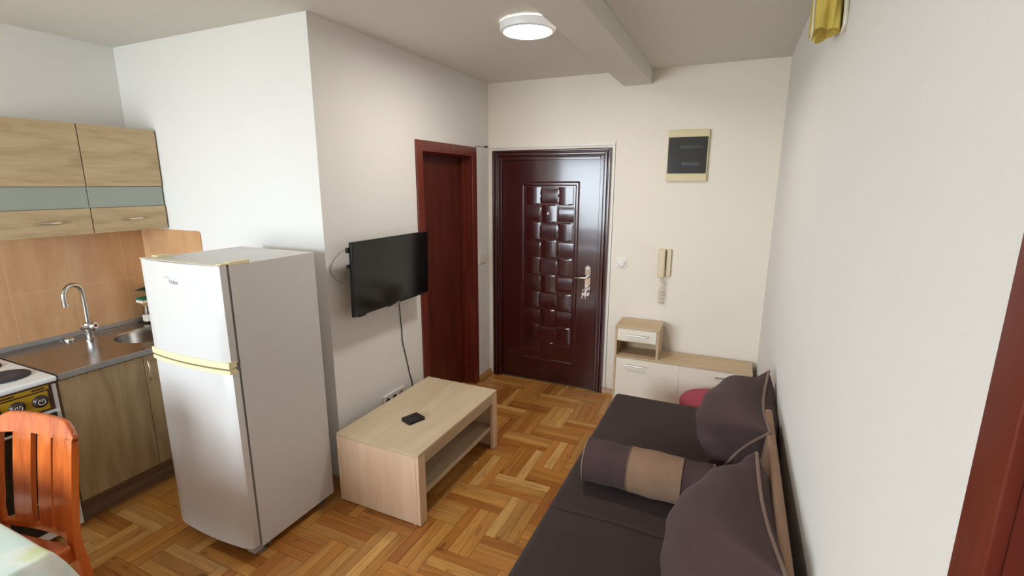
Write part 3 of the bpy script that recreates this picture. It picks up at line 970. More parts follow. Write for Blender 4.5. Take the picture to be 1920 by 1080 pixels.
a = MB(); a.box(0.0195, w_ - 0.0195, 0.0185, d_ - 0.0185, 0.141, 0.163, 0.001); a.build('shelf', M['table_dark'], ct)
for x in (0.04, w_ - 0.04):
    for y in (0.010, d_ - 0.010):
        a = MB(); a.lathe((x, y, 0), [(0.008, 0), (0.008, 0.006)], (0, 0, 1), 12); a.build('glide', M['white_plastic'], ct)

# wallet
wl = empty('wallet', (-1.611, 2.159, 0.419), 'folded black leather wallet lying on the pale coffee table', 'wallet', rz=-0.36)
a = MB(); a.box(-0.044, 0.044, -0.054, 0.054, 0.0, 0.007, 0.003, 3)
a.build('lower_flap', M['leather'], wl)
a = MB(); a.box(-0.045, 0.045, -0.054, 0.054, 0.0105, 0.018, 0.0035, 3)
a.build('upper_flap', M['leather'], wl)
a = MB(); a.box(-0.041, 0.038, -0.050, 0.050, 0.007, 0.0105); a.build('card_slot', M['brown_gap'], wl)
a = MB(); a.box(0.015, 0.017, -0.035, 0.015, 0.018, 0.0183); a.build('stamp_line', M['grey_line'], wl)

# ------------------------------------------------------------------ sofa
so_a = -0.009
SO = Vector((-0.617, 3.070, 0))
sofa = empty('sofa', SO, 'dark brown velour sofa bed with a taupe back board along the right wall', 'sofa', rz=so_a)
SW, SL = 0.849, 2.02


def noisy(x, y):
    return 0.003 * math.sin(7.1 * x + 2.3 * y) * math.sin(5.3 * y - 1.7) + 0.0015 * math.sin(17 * x + 3) * math.sin(13 * y)


def soft_slab(x0, x1, y0, y1, z0, z1, r, nx=26, ny=60, puff=0.006):
    """rounded cushion slab with slightly domed top"""
    mb = MB()
    xs_ = []
    def prof(n, a, b):
        out = []
        for i in range(7):
            t_ = i / 6 * PI / 2
            out.append((a + r - r * math.cos(t_), r - r * math.sin(t_)))
        for i in range(1, n):
            out.append((a + r + (b - a - 2 * r) * i / n, 0))
        for i in range(7):
            t_ = PI / 2 - i / 6 * PI / 2
            out.append((b - r + r * math.cos(t_), r - r * math.sin(t_)))
        return out
    X = prof(nx, x0, x1); Y = prof(ny, y0, y1)
    bm = mb.bm
    V = []
    for (x, dx) in X:
        row = []
        for (y, dy) in Y:
            drop = min(r, math.hypot(dx, dy)) if (dx and dy) else max(dx, dy)
            u = (x - x0) / (x1 - x0); v = (y - y0) / (y1 - y0)
            z = z1 - drop + puff * (1 - (2 * u - 1) ** 4) * (1 - (2 * v - 1) ** 8) + noisy(x, y) * (1 if drop < 0.002 else 0.3) - 0.007 * math.exp(-((y - ysm) / 0.007) ** 2)
            row.append(bm.verts.new((x, y, z)))
        V.append(row)
    for i in range(len(X) - 1):
        for j in range(len(Y) - 1):
            bm.faces.new((V[i][j], V[i + 1][j], V[i + 1][j + 1], V[i][j + 1]))
    bd = [V[i][0] for i in range(len(X))] + [V[-1][j] for j in range(1, len(Y))] + [V[i][-1] for i in range(len(X) - 2, -1, -1)] + [V[0][j] for j in range(len(Y) - 2, 0, -1)]
    lo = [bm.verts.new((v.co.x, v.co.y, z0)) for v in bd]
    n_ = len(bd)
    for i in range(n_):
        bm.faces.new((bd[i], bd[(i + 1) % n_], lo[(i + 1) % n_], lo[i]))
    bm.faces.new(lo)
    return mb


ysm = -1.305
soft_slab(0, SW - 0.04, -SL, 0, 0.20, 0.414, 0.035, ny=420).build('seat_cushion', M['sofa'], sofa, ang=60)
MB().box(0.01, SW - 0.042, -SL + 0.01, -0.01, 0.04, 0.20, 0.008).build('storage_base', M['sofa'], sofa)
bkp = MB().box(SW - 0.030, SW - 0.0, -SL + 0.01, -0.87, 0.10, 0.848, 0.010, 3)
bkp.build('back_board', M['taupe'], sofa)
for x in (0.05, SW - 0.1):
    for y in (-0.06, -SL + 0.06):
        MB().lathe((x, y, 0), [(0.022, 0), (0.026, 0.04)], (0, 0, 1), 16).build('leg', M['black'], sofa)


def catmull_closed(pts, n=10):
    N = len(pts); out = []
    for i in range(N):
        a, b, c, d = (Vector(pts[(i + k) % N]) for k in (-1, 0, 1, 2))
        for k in range(n):
            t_ = k / n
            out.append(0.5 * ((2 * b) + (-a + c) * t_ + (2 * a - 5 * b + 4 * c - d) * t_ ** 2 + (-a + 3 * b - 3 * c + d) * t_ ** 3))
    return out


def cushion(root, P00, P10, P11, P01, T, seed, org, wr=0.010, back=0.7, pinch=0.12):
    """square scatter cushion; four corners in order, T = half thickness along the normal facing the room"""
    rnd = random.Random(seed)
    P = [Vector(p) for p in (P00, P10, P11, P01)]
    nrm = (P[1] - P[0]).cross(P[3] - P[0]).normalized()
    if nrm.x > 0: nrm = -nrm
    wv = [(rnd.uniform(3, 9), rnd.uniform(3, 9), rnd.uniform(0, 6), rnd.uniform(0.4, 1)) for _ in range(7)]
    ctr = sum(P, Vector()) / 4

    def seam(u, v):
        # pinch the sides inward slightly
        q = P[0] * (1 - u) * (1 - v) + P[1] * u * (1 - v) + P[2] * u * v + P[3] * (1 - u) * v
        pin = pinch * ((1 - (2 * u - 1) ** 2) * abs(2 * v - 1) ** 3 + (1 - (2 * v - 1) ** 2) * abs(2 * u - 1) ** 3)
        return q + (ctr - q) * pin

    def prof(u, v):
        a = max(0.0, 1 - (2 * u - 1) ** 2); b = max(0.0, 1 - (2 * v - 1) ** 2)
        return (a * b) ** 0.42

    def wrinkle(u, v):
        s_ = 0
        for fx, fy, ph, am in wv:
            s_ += am * math.sin(fx * 2 * u + fy * 2 * v + ph + 1.5 * math.sin(3 * v + ph))
        edge = 1 - min(1, prof(u, v) * 1.0)
        return wr * s_ * (0.35 + 1.2 * edge) * min(1, prof(u, v) * 3)

    n_ = 44
    mb = MB(org)
    bm = mb.bm
    F, B = {}, {}
    for i in range(n_ + 1):
        for j in range(n_ + 1):
            u = 0.5 - 0.5 * math.cos(PI * i / n_); v = 0.5 - 0.5 * math.cos(PI * j / n_)
            q = seam(u, v)
            F[i, j] = bm.verts.new(q + nrm * (T * prof(u, v) + wrinkle(u, v)))
            B[i, j] = F[i, j] if i in (0, n_) or j in (0, n_) else bm.verts.new(q - nrm * (T * back * prof(u, v) - 0.5 * wrinkle(v, u)))
    for i in range(n_):
        for j in range(n_):
            bm.faces.new((F[i, j], F[i + 1, j], F[i + 1, j + 1], F[i, j + 1]))
            bm.faces.new((B[i, j], B[i, j + 1], B[i + 1, j + 1], B[i + 1, j]))
    ring = [F[i, 0].co.copy() for i in range(n_)] + [F[n_, j].co.copy() for j in range(n_)] + [F[i, n_].co.copy() for i in range(n_, 0, -1)] + [F[0, j].co.copy() for j in range(n_, 0, -1)]
    mb.build('cushion_cover', M['pillow'], root, ang=80)
    pp = MB(org)
    pts = []
    for i, p in enumerate(ring):
        if not pts or (p - pts[-1]).length > 0.004: pts.append(p)
    pp.tube(pts, 0.0065, 8, closed=True)
    pp.build('piping', M['piping'], root)


pc = (0.10, 2.42, 0.42)
p1_ = empty('scatter_cushion', pc, 'far plump brown cushion with taupe piping leaning on the sofa back near the shoe cabinet', 'cushion', group='brown scatter cushions on the sofa')
cushion(p1_, (0.225, 2.56, 0.885), (0.200, 1.95, 0.855), (0.02, 2.16, 0.475), (0.0, 2.70, 0.50), 0.185, 3, pc, pinch=0.2)
pc = (0.06, 1.45, 0.42)
p2_ = empty('scatter_cushion', pc, 'near plump brown cushion with taupe piping in front of the bolster at the bottom edge', 'cushion', group='brown scatter cushions on the sofa')
cushion(p2_, (0.146, 1.74, 0.87), (0.190, 1.16, 0.87), (0.00, 1.15, 0.46), (-0.03, 1.74, 0.46), 0.185, 11, pc)

# bolster
bo = empty('bolster', (-0.25, 2.02, 0.42), 'cylindrical brown bolster with a wide taupe band lying across the sofa seat', 'cushion', rz=-0.02)
R0 = 0.098


def bol(x0, x1, name, mat, r=R0, caps=(False, False)):
    mb = MB()
    n_ = 18
    prof = []
    if caps[0]: prof += [(0.001, x0 + 0.004), (r * 0.5, x0 + 0.001), (r * 0.9, x0), (r * 0.985, x0 + 0.003)]
    for i in range(n_ + 1):
        x = x0 + (x1 - x0) * i / n_
        rr = r + 0.0025 * math.sin(x * 23 + 1) + 0.001 * math.sin(x * 60)
        if caps[0] and i == 0: continue
        if caps[1] and i == n_: continue
        prof.append((rr, x))
    if caps[1]: prof += [(r * 0.985, x1 - 0.003), (r * 0.9, x1), (r * 0.5, x1 - 0.001), (0.001, x1 - 0.004)]
    mb.lathe((0, 0, R0 + 0.004), prof, (1, 0, 0), 48, False)
    return mb.build(name, mat, bo, ang=60)


bol(-0.275, -0.075, 'bolster_cover', M['pillow'], caps=(True, False))
bol(0.150, 0.275, 'bolster_cover', M['pillow'], caps=(False, True))
bol(-0.075, 0.150, 'taupe_band', M['taupe'], R0 + 0.001)
for x, rr, mt in ((-0.272, 0.004, 'piping'), (0.272, 0.004, 'piping'), (-0.075, 0.0018, 'piping'), (0.150, 0.0018, 'piping')):
    mb = MB()
    mb.tube([(x, (R0 + 0.002) * math.cos(q), R0 + 0.004 + (R0 + 0.002) * math.sin(q)) for q in [2 * PI * k / 48 for k in range(48)]], rr, 8, closed=True)
    mb.build('piping', M[mt], bo)

# ------------------------------------------------------------------ kitchen: wall cabinets
UX = -3.333


def wall_cabinet(y0, y1, label):
    org = (XK, (y0 + y1) / 2, 1.495)
    r = empty('wall_cabinet', org, label, 'cabinet', group='wall cabinets over the sink')
    b = MB(org)
    xa = XK + 0.009
    b.box(xa, UX - 0.019, y0, y0 + 0.016, 1.495, 2.10)
    b.box(xa, UX - 0.019, y1 - 0.016, y1, 1.495, 2.10)
    for z in (1.495, 1.637, 1.758, 2.084):
        b.box(xa, UX - 0.019, y0 + 0.016, y1 - 0.016, z, z + 0.016)
    b.box(xa, xa + 0.005, y0 + 0.016, y1 - 0.016, 1.511, 2.084)
    b.build('cabinet_body', M['sonoma'], r, smooth=False)
    MB(org).box(UX - 0.018, UX, y0 + 0.0015, y1 - 0.0015, 1.760, 2.100, 0.001).build('door', M['sonoma'], r)
    MB(org).box(UX - 0.012, UX - 0.007, y0 + 0.0008, y1 - 0.0008, 1.641, 1.758, 0.0005).build('glass_pane', M['frost'], r)
    f_ = MB(org).box(UX - 0.018, UX, y0 + 0.0015, y1 - 0.0015, 1.496, 1.639, 0.001).build('flap_door', M['sonoma'], r)
    h = MB(org)
    yc = (y0 + y1) / 2; z = 1.568
    h.tube([(UX, yc - 0.055, z), (UX + 0.012, yc - 0.052, z), (UX + 0.020, yc - 0.035, z), (UX + 0.023, yc, z), (UX + 0.020, yc + 0.035, z), (UX + 0.012, yc + 0.052, z), (UX, yc + 0.055, z)], [0.005, 0.006, 0.007, 0.0075, 0.007, 0.006, 0.005], 10)
    h.build('bow_handle', M['brass_handle'], f_)
    return r


wall_cabinet(1.559, 1.963, 'oak wall cabinet with frosted glass band, right one at the end wall')
wall_cabinet(1.154, 1.557, 'oak wall cabinet with frosted glass band, left one at the edge of the photo')

# kitchen: sink unit
KX = -2.981
KY0, KY1 = 1.128, 1.962
OKS = (-3.3, 1.55, 0)
sk = empty('sink_cabinet', OKS, 'oak sink base cabinet half hidden behind the refrigerator', 'cabinet')
b = MB(OKS)
b.box(XK + 0.009, KX - 0.019, KY0, KY0 + 0.016, 0.14, 0.822)
b.box(XK + 0.009, KX - 0.019, KY1 - 0.016, KY1, 0.14, 0.822)
b.box(XK + 0.009, KX - 0.019, KY0 + 0.016, KY1 - 0.016, 0.14, 0.156)
b.build('cabinet_body', M['sonoma_z'], sk, smooth=False)
MB(OKS).box(KX - 0.075, KX - 0.060, KY0, KY1, 0.0, 0.14).build('plinth', M['plinth'], sk, smooth=False)
for y0, y1, hy in ((KY0 + 0.002, 1.514, None), (1.517, KY1 - 0.002, 1.530)):
    d = MB(OKS).box(KX - 0.018, KX, y0, y1, 0.146, 0.818, 0.001).build('door', M['base_wood'], sk)
    if hy is not None:
        h = MB(OKS)
        h.tube([(KX, hy, 0.672), (KX + 0.012, hy, 0.675), (KX + 0.021, hy, 0.695), (KX + 0.024, hy, 0.732), (KX + 0.021, hy, 0.770), (KX + 0.012, hy, 0.790), (KX, hy, 0.792)], [0.004, 0.0045, 0.005, 0.0055, 0.005, 0.0045, 0.004], 10)
        h.build('bow_handle', M['brass_handle'], d)
# steel top with bowl
OKT = (-3.3, 1.55, 0.822)
st = empty('sink_worktop', OKT, 'stainless steel drainer worktop with a round sink bowl', 'sink')
XA, XB, ZT_ = XK + 0.009, KX + 0.014, 0.856
cx_, cy_, rb_ = -3.275, 1.745, 0.195
mb = MB(OKT)
bm = mb.bm
yl = cy_ - 0.215
n_ = 48
ring = []; sq = []
for i in range(n_):
    a = 2 * PI * i / n_ + PI / n_
    ca, sa = math.cos(a), math.sin(a)
    ring.append(bm.verts.new((cx_ + rb_ * ca, cy_ + rb_ * sa, ZT_ - 0.004)))
    ex = (XB - 0.012 - cx_) if ca > 0 else (cx_ - XA - 0.03)
    ey = (KY1 - cy_) if sa > 0 else (cy_ - yl)
    t_ = min(ex / abs(ca) if abs(ca) > 1e-6 else 9, ey / abs(sa) if abs(sa) > 1e-6 else 9)
    sq.append(bm.verts.new((cx_ + ca * t_, cy_ + sa * t_, ZT_ - 0.004)))
for i in range(n_):
    j = (i + 1) % n_
    bm.faces.new((ring[i], ring[j], sq[j], sq[i]))
# bowl
prev_ = ring
for r_k, z_k in ((0.192, -0.010), (0.188, -0.04), (0.180, -0.12), (0.160, -0.15), (0.10, -0.158), (0.03, -0.16)):
    cur = [bm.verts.new((cx_ + r_k * math.cos(2 * PI * i / n_ + PI / n_), cy_ + r_k * math.sin(2 * PI * i / n_ + PI / n_), ZT_ + z_k)) for i in range(n_)]
    for i in range(n_):
        j = (i + 1) % n_
        bm.faces.new((prev_[i], prev_[j], cur[j], cur[i]))
    prev_ = cur
bm.faces.new(prev_)
mb.box(XA + 0.03, XB - 0.012, KY0 + 0.010, yl, ZT_ - 0.006, ZT_ - 0.004)
MB(OKT).box(XB - 0.012, XB, KY0, KY1, 0.824, ZT_, 0.003).build('front_lip', M['steel_edge'], st)
mb.box(XA, XA + 0.03, KY0, KY1, 0.824, ZT_, 0.002)
mb.box(XA + 0.03, XB - 0.012, KY0, KY0 + 0.010, 0.824, ZT_, 0.002)
mb.build('worktop', M['steel'], st, ang=35)
MB(OKT).box(XA, XA + 0.010, KY0 + 0.0, KY1, ZT_, 0.884, 0.002).build('upstand', M['steel_edge'], st)
MB(OKT).lathe((XA + 0.060, 1.447, ZT_), [(0.026, -0.003), (0.026, 0.004), (0.020, 0.014), (0.010, 0.018)], (0, 0, 1), 28).build('sink_stopper', M['chrome'], st)

# faucet
fx_, fy_ = -3.478, 1.512
OFa = (fx_, fy_, ZT_ - 0.0035)
fa = empty('faucet', OFa, 'chrome swan-neck mixer tap on the steel sink', 'tap')
MB(OFa).lathe(OFa, [(0.031, 0), (0.031, 0.007), (0.024, 0.012), (0.023, 0.045), (0.027, 0.056), (0.029, 0.088), (0.024, 0.104), (0.014, 0.110)], (0, 0, 1), 32).build('tap_body', M['chrome'], fa)
dd = Vector((0.38, -0.925, 0))
b0 = Vector((fx_, fy_, ZT_ + 0.10))
path = [b0, b0 + Vector((0, 0, 0.08)), b0 + Vector((0, 0, 0.16))]
rad = 0.060
for k in range(1, 15):
    a = k / 14 * PI * 1.0
    path.append(b0 + Vector((0, 0, 0.185)) + dd * (rad - rad * math.cos(a)) + Vector((0, 0, rad * math.sin(a))))
path.append(path[-1] + Vector((0, 0, -0.030)))
MB(OFa).tube(path, 0.0135, 16).build('spout', M['chrome'], fa)
MB(OFa).lathe(path[-1] + Vector((0, 0, 0.004)), [(0.0155, -0.028), (0.0155, 0)], (0, 0, 1), 20).build('aerator', M['chrome'], fa)
mb = MB(OFa)
ca_ = Vector((0.80, 0.45, 0.15)).normalized()
cc_ = Vector((fx_, fy_, ZT_ + 0.078))
mb.lathe(cc_, [(0.022, 0.010), (0.022, 0.036), (0.019, 0.040)], ca_, 28)
mb.build('cartridge_cap', M['chrome'], fa)
MB(OFa).lathe(cc_ + ca_ * 0.0402, [(0.010, 0), (0.010, 0.001)], ca_, 20).build('cap_dot', M['smoke_dark'], fa)
mb = MB(OFa)
mb.tube([(fx_ + 0.012, fy_ - 0.018, ZT_ + 0.072), (fx_ + 0.020, fy_ - 0.040, ZT_ + 0.084), (fx_ + 0.026, fy_ - 0.058, ZT_ + 0.094)], [0.015, 0.013, 0.012], 14)
mb.build('lever', M['chrome'], fa)

# things at the back of the sink
OBt = (-3.565, 1.893, ZT_)
bt = empty('soap_jar', OBt, 'amber jar with a white label and tan lid beside the refrigerator edge', 'jar')
MB(OBt).lathe(OBt, [(0.026, 0), (0.036, 0.004), (0.036, 0.055), (0.030, 0.085), (0.027, 0.115)], (0, 0, 1), 28).build('jar_body', M['amber'], bt)
MB(OBt).lathe(OBt, [(0.030, 0.115), (0.030, 0.138)], (0, 0, 1), 28).build('lid', M['cork'], bt)
mb = MB(OBt)
mb.grid(lambda u, v: Vector((OBt[0] + 0.0368 * math.cos(-1.9 + 1.5 * u), OBt[1] + 0.0368 * math.sin(-1.9 + 1.5 * u), ZT_ + 0.012 + 0.045 * v)), 12, 2)
mb.build('label_band', M['label'], bt)
osp = (-3.565, 1.893, ZT_ + 0.138)
sp = empty('scouring_sponge', osp, 'cream and green scouring sponge lying on the amber jar', 'sponge')
MB(osp).box(-3.602, -3.528, 1.845, 1.945, ZT_ + 0.138, ZT_ + 0.158, 0.004).build('sponge_body', M['cream'], sp)
MB(osp).box(-3.602, -3.528, 1.845, 1.945, ZT_ + 0.158, ZT_ + 0.172, 0.004).build('scourer_pad', M['green'], sp)
mb = MB((-3.56, 1.86, ZT_ + 0.172))
mb.prism([(-3.59, 1.835, ZT_ + 0.222), (-3.59, 1.90, ZT_ + 0.236), (-3.59, 1.95, ZT_ + 0.230), (-3.59, 1.95, ZT_ + 0.172), (-3.59, 1.915, ZT_ + 0.172), (-3.59, 1.90, ZT_ + 0.212)], (0.02, 0, 0.004))
tag(mb.build('cleaning_cloth', M['darkgreen']), 'crumpled dark green cleaning cloth on top of the green sponge', 'cloth')

# ------------------------------------------------------------------ stove
OV = (-3.27, 0.87, 0)
sv = empty('electric_stove', OV, 'white electric stove with mustard control panel at the left edge of the photo', 'stove')
VY0, VY1, VX0, VX1 = 0.62, 1.118, XK + 0.03, -2.975
b = MB(OV); b.box(VX0, VX1, VY0, VY1, 0.03, 0.815, 0.004); b.build('stove_body', M['enamel'], sv)
b = MB(OV); b.box(VX0, VX1 + 0.022, VY0 - 0.002, VY1 + 0.002, 0.830, 0.858, 0.010, 4); b.build('cooktop', M['enamel'], sv)
b = MB(OV); b.box(VX0 + 0.01, VX1 - 0.005, VY0 + 0.01, VY1 - 0.01, 0.815, 0.830); b.build('cooktop_gap', M['stove_brown'], sv)
for x, y, r in ((-3.145, 0.995, 0.098), (-3.40, 1.000, 0.078), (-3.145, 0.745, 0.078), (-3.40, 0.745, 0.098)):
    b = MB(OV); b.lathe((x, y, 0.858), [(r, 0), (r, 0.006), (r * 0.95, 0.010), (r * 0.3, 0.010), (r * 0.25, 0.007)], (0, 0, 1), 40); b.build('hot_plate', M['hot'], sv)
b = MB(OV); b.box(VX1, VX1 + 0.006, VY0 + 0.018, 1.098, 0.690, 0.826, 0.001); b.build('panel_border', M['stove_brown'], sv)
cp = MB(OV); cp.box(VX1 + 0.006, VX1 + 0.0075, VY0 + 0.03, 1.078, 0.702, 0.792); cp = cp.build('control_panel', M['stove_panel'], sv)
b = MB(OV)
b.box(VX1 + 0.006, VX1 + 0.0075, VY0 + 0.03, 1.085, 0.800, 0.820)
b.build('panel_strip', M['stove_panel'], sv)
for k in range(4):
    y = 1.045 - k * 0.11
    MB(OV).box(VX1 + 0.0075, VX1 + 0.0085, y - 0.024, y + 0.024, 0.805, 0.814).build('indicator_mark', M['stove_brown'], sv)
for k in range(5):
    y = 1.045 - k * 0.085; z = 0.750
    kn = MB(OV); kn.lathe((VX1 + 0.0075, y, z), [(0.031, 0), (0.031, 0.004), (0.026, 0.008), (0.022, 0.016), (0.018, 0.018)], (1, 0, 0), 32)
    kn = kn.build('knob', M['knob'], sv)
    g_ = MB(OV)
    g_.tube([(VX1 + 0.0262, y + 0.0135 * math.sin(a), z + 0.0135 * math.cos(a)) for a in [0.45 + q * (2 * PI - 0.9) / 24 for q in range(25)]], 0.0014, 6)
    g_.tube([(VX1 + 0.0262, y - 0.0035, z + 0.013), (VX1 + 0.0262, y - 0.0035, z + 0.002), (VX1 + 0.0262, y + 0.0035, z + 0.002), (VX1 + 0.0262, y + 0.0035, z + 0.013)], 0.0012, 6)
    g_.build('knob_marking', M['knob_ring'], kn)
dv = MB(OV); dv.box(VX1, VX1 + 0.016, VY0 + 0.012, VY1 - 0.022, 0.26, 0.675, 0.003); dv = dv.build('oven_door', M['oven_glass'], sv)
b = MB(OV); b.tube([(VX1 + 0.045, VY0 + 0.06, 0.64), (VX1 + 0.045, VY1 - 0.07, 0.64)], 0.008, 12)
for y in (VY0 + 0.08, VY1 - 0.09): b.tube([(VX1 + 0.045, y, 0.64), (VX1 + 0.014, y, 0.64)], 0.006, 8)
b.build('door_handle', M['alu'], dv)
b = MB(OV); b.box(VX1, VX1 + 0.014, VY0 + 0.012, VY1 - 0.022, 0.08, 0.245, 0.003); b.build('storage_drawer', M['oven_glass'], sv)
b = MB(OV); b.box(VX1, VX1 + 0.018, VY0 + 0.012, VY1 - 0.022, 0.247, 0.257, 0.001); b.build('chrome_strip', M['chrome'], sv)
for x in (VX0 + 0.05, VX1 - 0.05):
    for y in (VY0 + 0.05, VY1 - 0.05):
        MB(OV).lathe((x, y, 0), [(0.016, 0), (0.016, 0.03)], (0, 0, 1), 14).build('foot', M['black'], sv)

# ------------------------------------------------------------------ dining table and cloth
OD = (-2.29, 0.155, 0)
TX0, TX1, TY0, TY1 = -2.885, -1.700, -0.24, 0.545
dt = empty('dining_table', OD, 'dining table under a pale printed tablecloth in the lower left corner', 'table')
MB(OD).box(TX0, TX1, TY0, TY1, 0.722, 0.744, 0.003).build('tabletop', M['chair'], dt)
for x in (TX0 + 0.06, TX1 - 0.06):
    for y in (TY0 + 0.06, TY1 - 0.06):
        MB(OD).tube([(x, y, 0.0), (x, y, 0.722)], [0.020, 0.030], 12).build('leg', M['chair'], dt)
b = MB(OD)
b.box(TX0 + 0.06, TX1 - 0.06, TY0 + 0.05, TY0 + 0.07, 0.65, 0.722); b.box(TX0 + 0.06, TX1 - 0.06, TY1 - 0.07, TY1 - 0.05, 0.65, 0.722)
b.box(TX0 + 0.05, TX0 + 0.07, TY0 + 0.07, TY1 - 0.07, 0.65, 0.722); b.box(TX1 - 0.07, TX1 - 0.05, TY0 + 0.07, TY1 - 0.07, 0.65, 0.722)
b.build('apron', M['chair'], dt, smooth=False)
# cloth: flat top then drape
mb = MB((OD[0], OD[1], 0.745)); bm = mb.bm
cxm, cym = (TX0 + TX1) / 2, (TY0 + TY1) / 2
hw, hd = (TX1 - TX0) / 2, (TY1 - TY0) / 2
NP = 240
def perim(s):
    # walk round the rectangle, returns point and outward dir, corner weight
    P4 = 4 * (hw + hd)
    d = s * P4
    segs = [(2 * hd, (hw, -hd), (0, 1), (1, 0)), (2 * hw, (hw, hd), (-1, 0), (0, 1)), (2 * hd, (-hw, hd), (0, -1), (-1, 0)), (2 * hw, (-hw, -hd), (1, 0), (0, -1))]
    for L_, p, t, n in segs:
        if d <= L_:
            x = p[0] + t[0] * d; y = p[1] + t[1] * d
            e = min(d, L_ - d)
            cw = max(0, 1 - e / 0.07)
            sgn = -1 if d < L_ / 2 else 1
            nx, ny = n[0] + t[0] * sgn * cw * 0.5, n[1] + t[1] * sgn * cw * 0.5
            return x, y, nx, ny, cw
        d -= L_
    return hw, -hd, 1, 0, 1
rows = []
inner = []
lev = [(0.0, 0.0), (0.004, 0.0015), (0.008, 0.006), (0.010, 0.02), (0.016, 0.06), (0.022, 0.12), (0.026, 0.19), (0.028, 0.255)]
for i in range(NP):
    x, y, nx, ny, cw = perim(i / NP)
    col = []
    for q, (o_, dz) in enumerate(lev):
        f_ = min(1, dz / 0.235)
        wv_ = 0.014 * f_ * math.sin(i * 2 * PI / NP * 17 + 0.7) + 0.045 * cw * f_ ** 0.8
        k_ = o_ + wv_
        col.append(bm.verts.new((cxm + x + nx * k_, cym + y + ny * k_, 0.7475 - dz * (1 - 0.12 * cw) + 0.012 * f_ * cw)))
    rows.append(col)
for i in range(NP):
    A, B = rows[i], rows[(i + 1) % NP]
    for q in range(len(lev) - 1):
        bm.faces.new((A[q], B[q], B[q + 1], A[q + 1]))
bm.faces.new([r[0] for r in rows])
cl_o = mb.build('tablecloth', M['cloth'], ang=50)
tag(cl_o, 'pale mint and white printed tablecloth with yellow green pattern on the dining table', 'tablecloth')

# ------------------------------------------------------------------ chair
ch = empty('dining_chair', (-2.337, 0.748, 0), 'glossy cherry wood chair with a curved slatted back between table and stove', 'chair', rz=math.radians(10))
ch.location = (-2.375, 0.745, -0.012)
hwid = 0.215


def yb(z):   # back posture
    if z < 0.45: return 0.03 - 0.03 * z / 0.45 if z > 0.2 else 0.03
    return 0.072 * ((z - 0.45) / 0.48) ** 1.3


def curve_back(x):  # plan curve of the back
    return 0.022 * (1 - (x / hwid) ** 2)


# rear posts
for s in (-1, 1):
    mb = MB(); bm = mb.bm
    prev_ = None
    for k in range(25):
        z = 0.0 + 0.855 * k / 24
        yy = yb(z)
        hw_ = 0.019 if z > 0.3 else 0.017
        hd_ = 0.013 if z > 0.5 else 0.016
        cx0 = s * (hwid - hw_)
        cur = [bm.verts.new((cx0 + a * hw_, yy + b * hd_, z)) for a, b in ((-1, -1), (1, -1), (1, 1), (-1, 1))]
        if prev_:
            for i in range(4): bm.faces.new((prev_[i], prev_[(i + 1) % 4], cur[(i + 1) % 4], cur[i]))
        else: bm.faces.new(cur)
        prev_ = cur
    bm.faces.new(prev_)
    es = [e for e in bm.edges if abs(e.verts[0].co.z - e.verts[1].co.z) > 0.01]
    bmesh.ops.bevel(bm, geom=es, offset=0.005, segments=2, profile=0.5, affect='EDGES')
    mb.build('leg', M['chair'], ch)
# top rail with rounded shoulders
mb = MB(); bm = mb.bm
prev_ = None
N_ = 32
for k in range(N_ + 1):
    x = -hwid + 2 * hwid * k / N_
    e = hwid - abs(x)
    drop = 0.050 * max(0, 1 - e / 0.085) ** 2.0
    zt = 0.917 - drop - 0.004 * (x / hwid) ** 2
    zb_ = 0.832 + 0.012 * (1 - (x / hwid) ** 2) + (0.010 * max(0, 1 - e / 0.04))
    yo = curve_back(x)
    y0, y1 = yb(zb_) + yo - 0.002, yb(zt) + yo - 0.002
    sec = [(y0 - 0.012, zb_), (y0 + 0.012, zb_), (y1 + 0.011, zt - 0.006), (y1 + 0.005, zt), (y1 - 0.005, zt), (y1 - 0.011, zt - 0.006)]
    cur = [bm.verts.new((x, a, b)) for a, b in sec]
    if prev_:
        for i in range(6): bm.faces.new((prev_[i], prev_[(i + 1) % 6], cur[(i + 1) % 6], cur[i]))
    else: bm.faces.new(cur)
    prev_ = cur
bm.faces.new(prev_)
mb.build('top_rail', M['chair'], ch, ang=50)


def back_piece(x0, x1, z0, z1, name, th=0.009, taper=0.0):
    mb = MB(); bm = mb.bm; prev_ = None
    for k in range(17):
        z = z0 + (z1 - z0) * k / 16
        xm_ = (x0 + x1) / 2; hw_ = (x1 - x0) / 2 * (1 - taper * (1 - (2 * k / 16 - 1) ** 2) * 0.3)
        yo = curve_back(xm_) + yb(z) - 0.002
        cur = [bm.verts.new((xm_ + a * hw_, yo + b * th, z)) for a, b in ((-1, -1), (1, -1), (1, 1), (-1, 1))]
        if prev_:
            for i in range(4): bm.faces.new((prev_[i], prev_[(i + 1) % 4], cur[(i + 1) % 4], cur[i]))
        else: bm.faces.new(cur)
        prev_ = cur
    bm.faces.new(prev_)
    es = [e for e in bm.edges if abs(e.verts[0].co.z - e.verts[1].co.z) > 0.01]
    bmesh.ops.bevel(bm, geom=es, offset=0.003, segments=2, profile=0.5, affect='EDGES')
    return mb.build(name, M['chair'], ch)


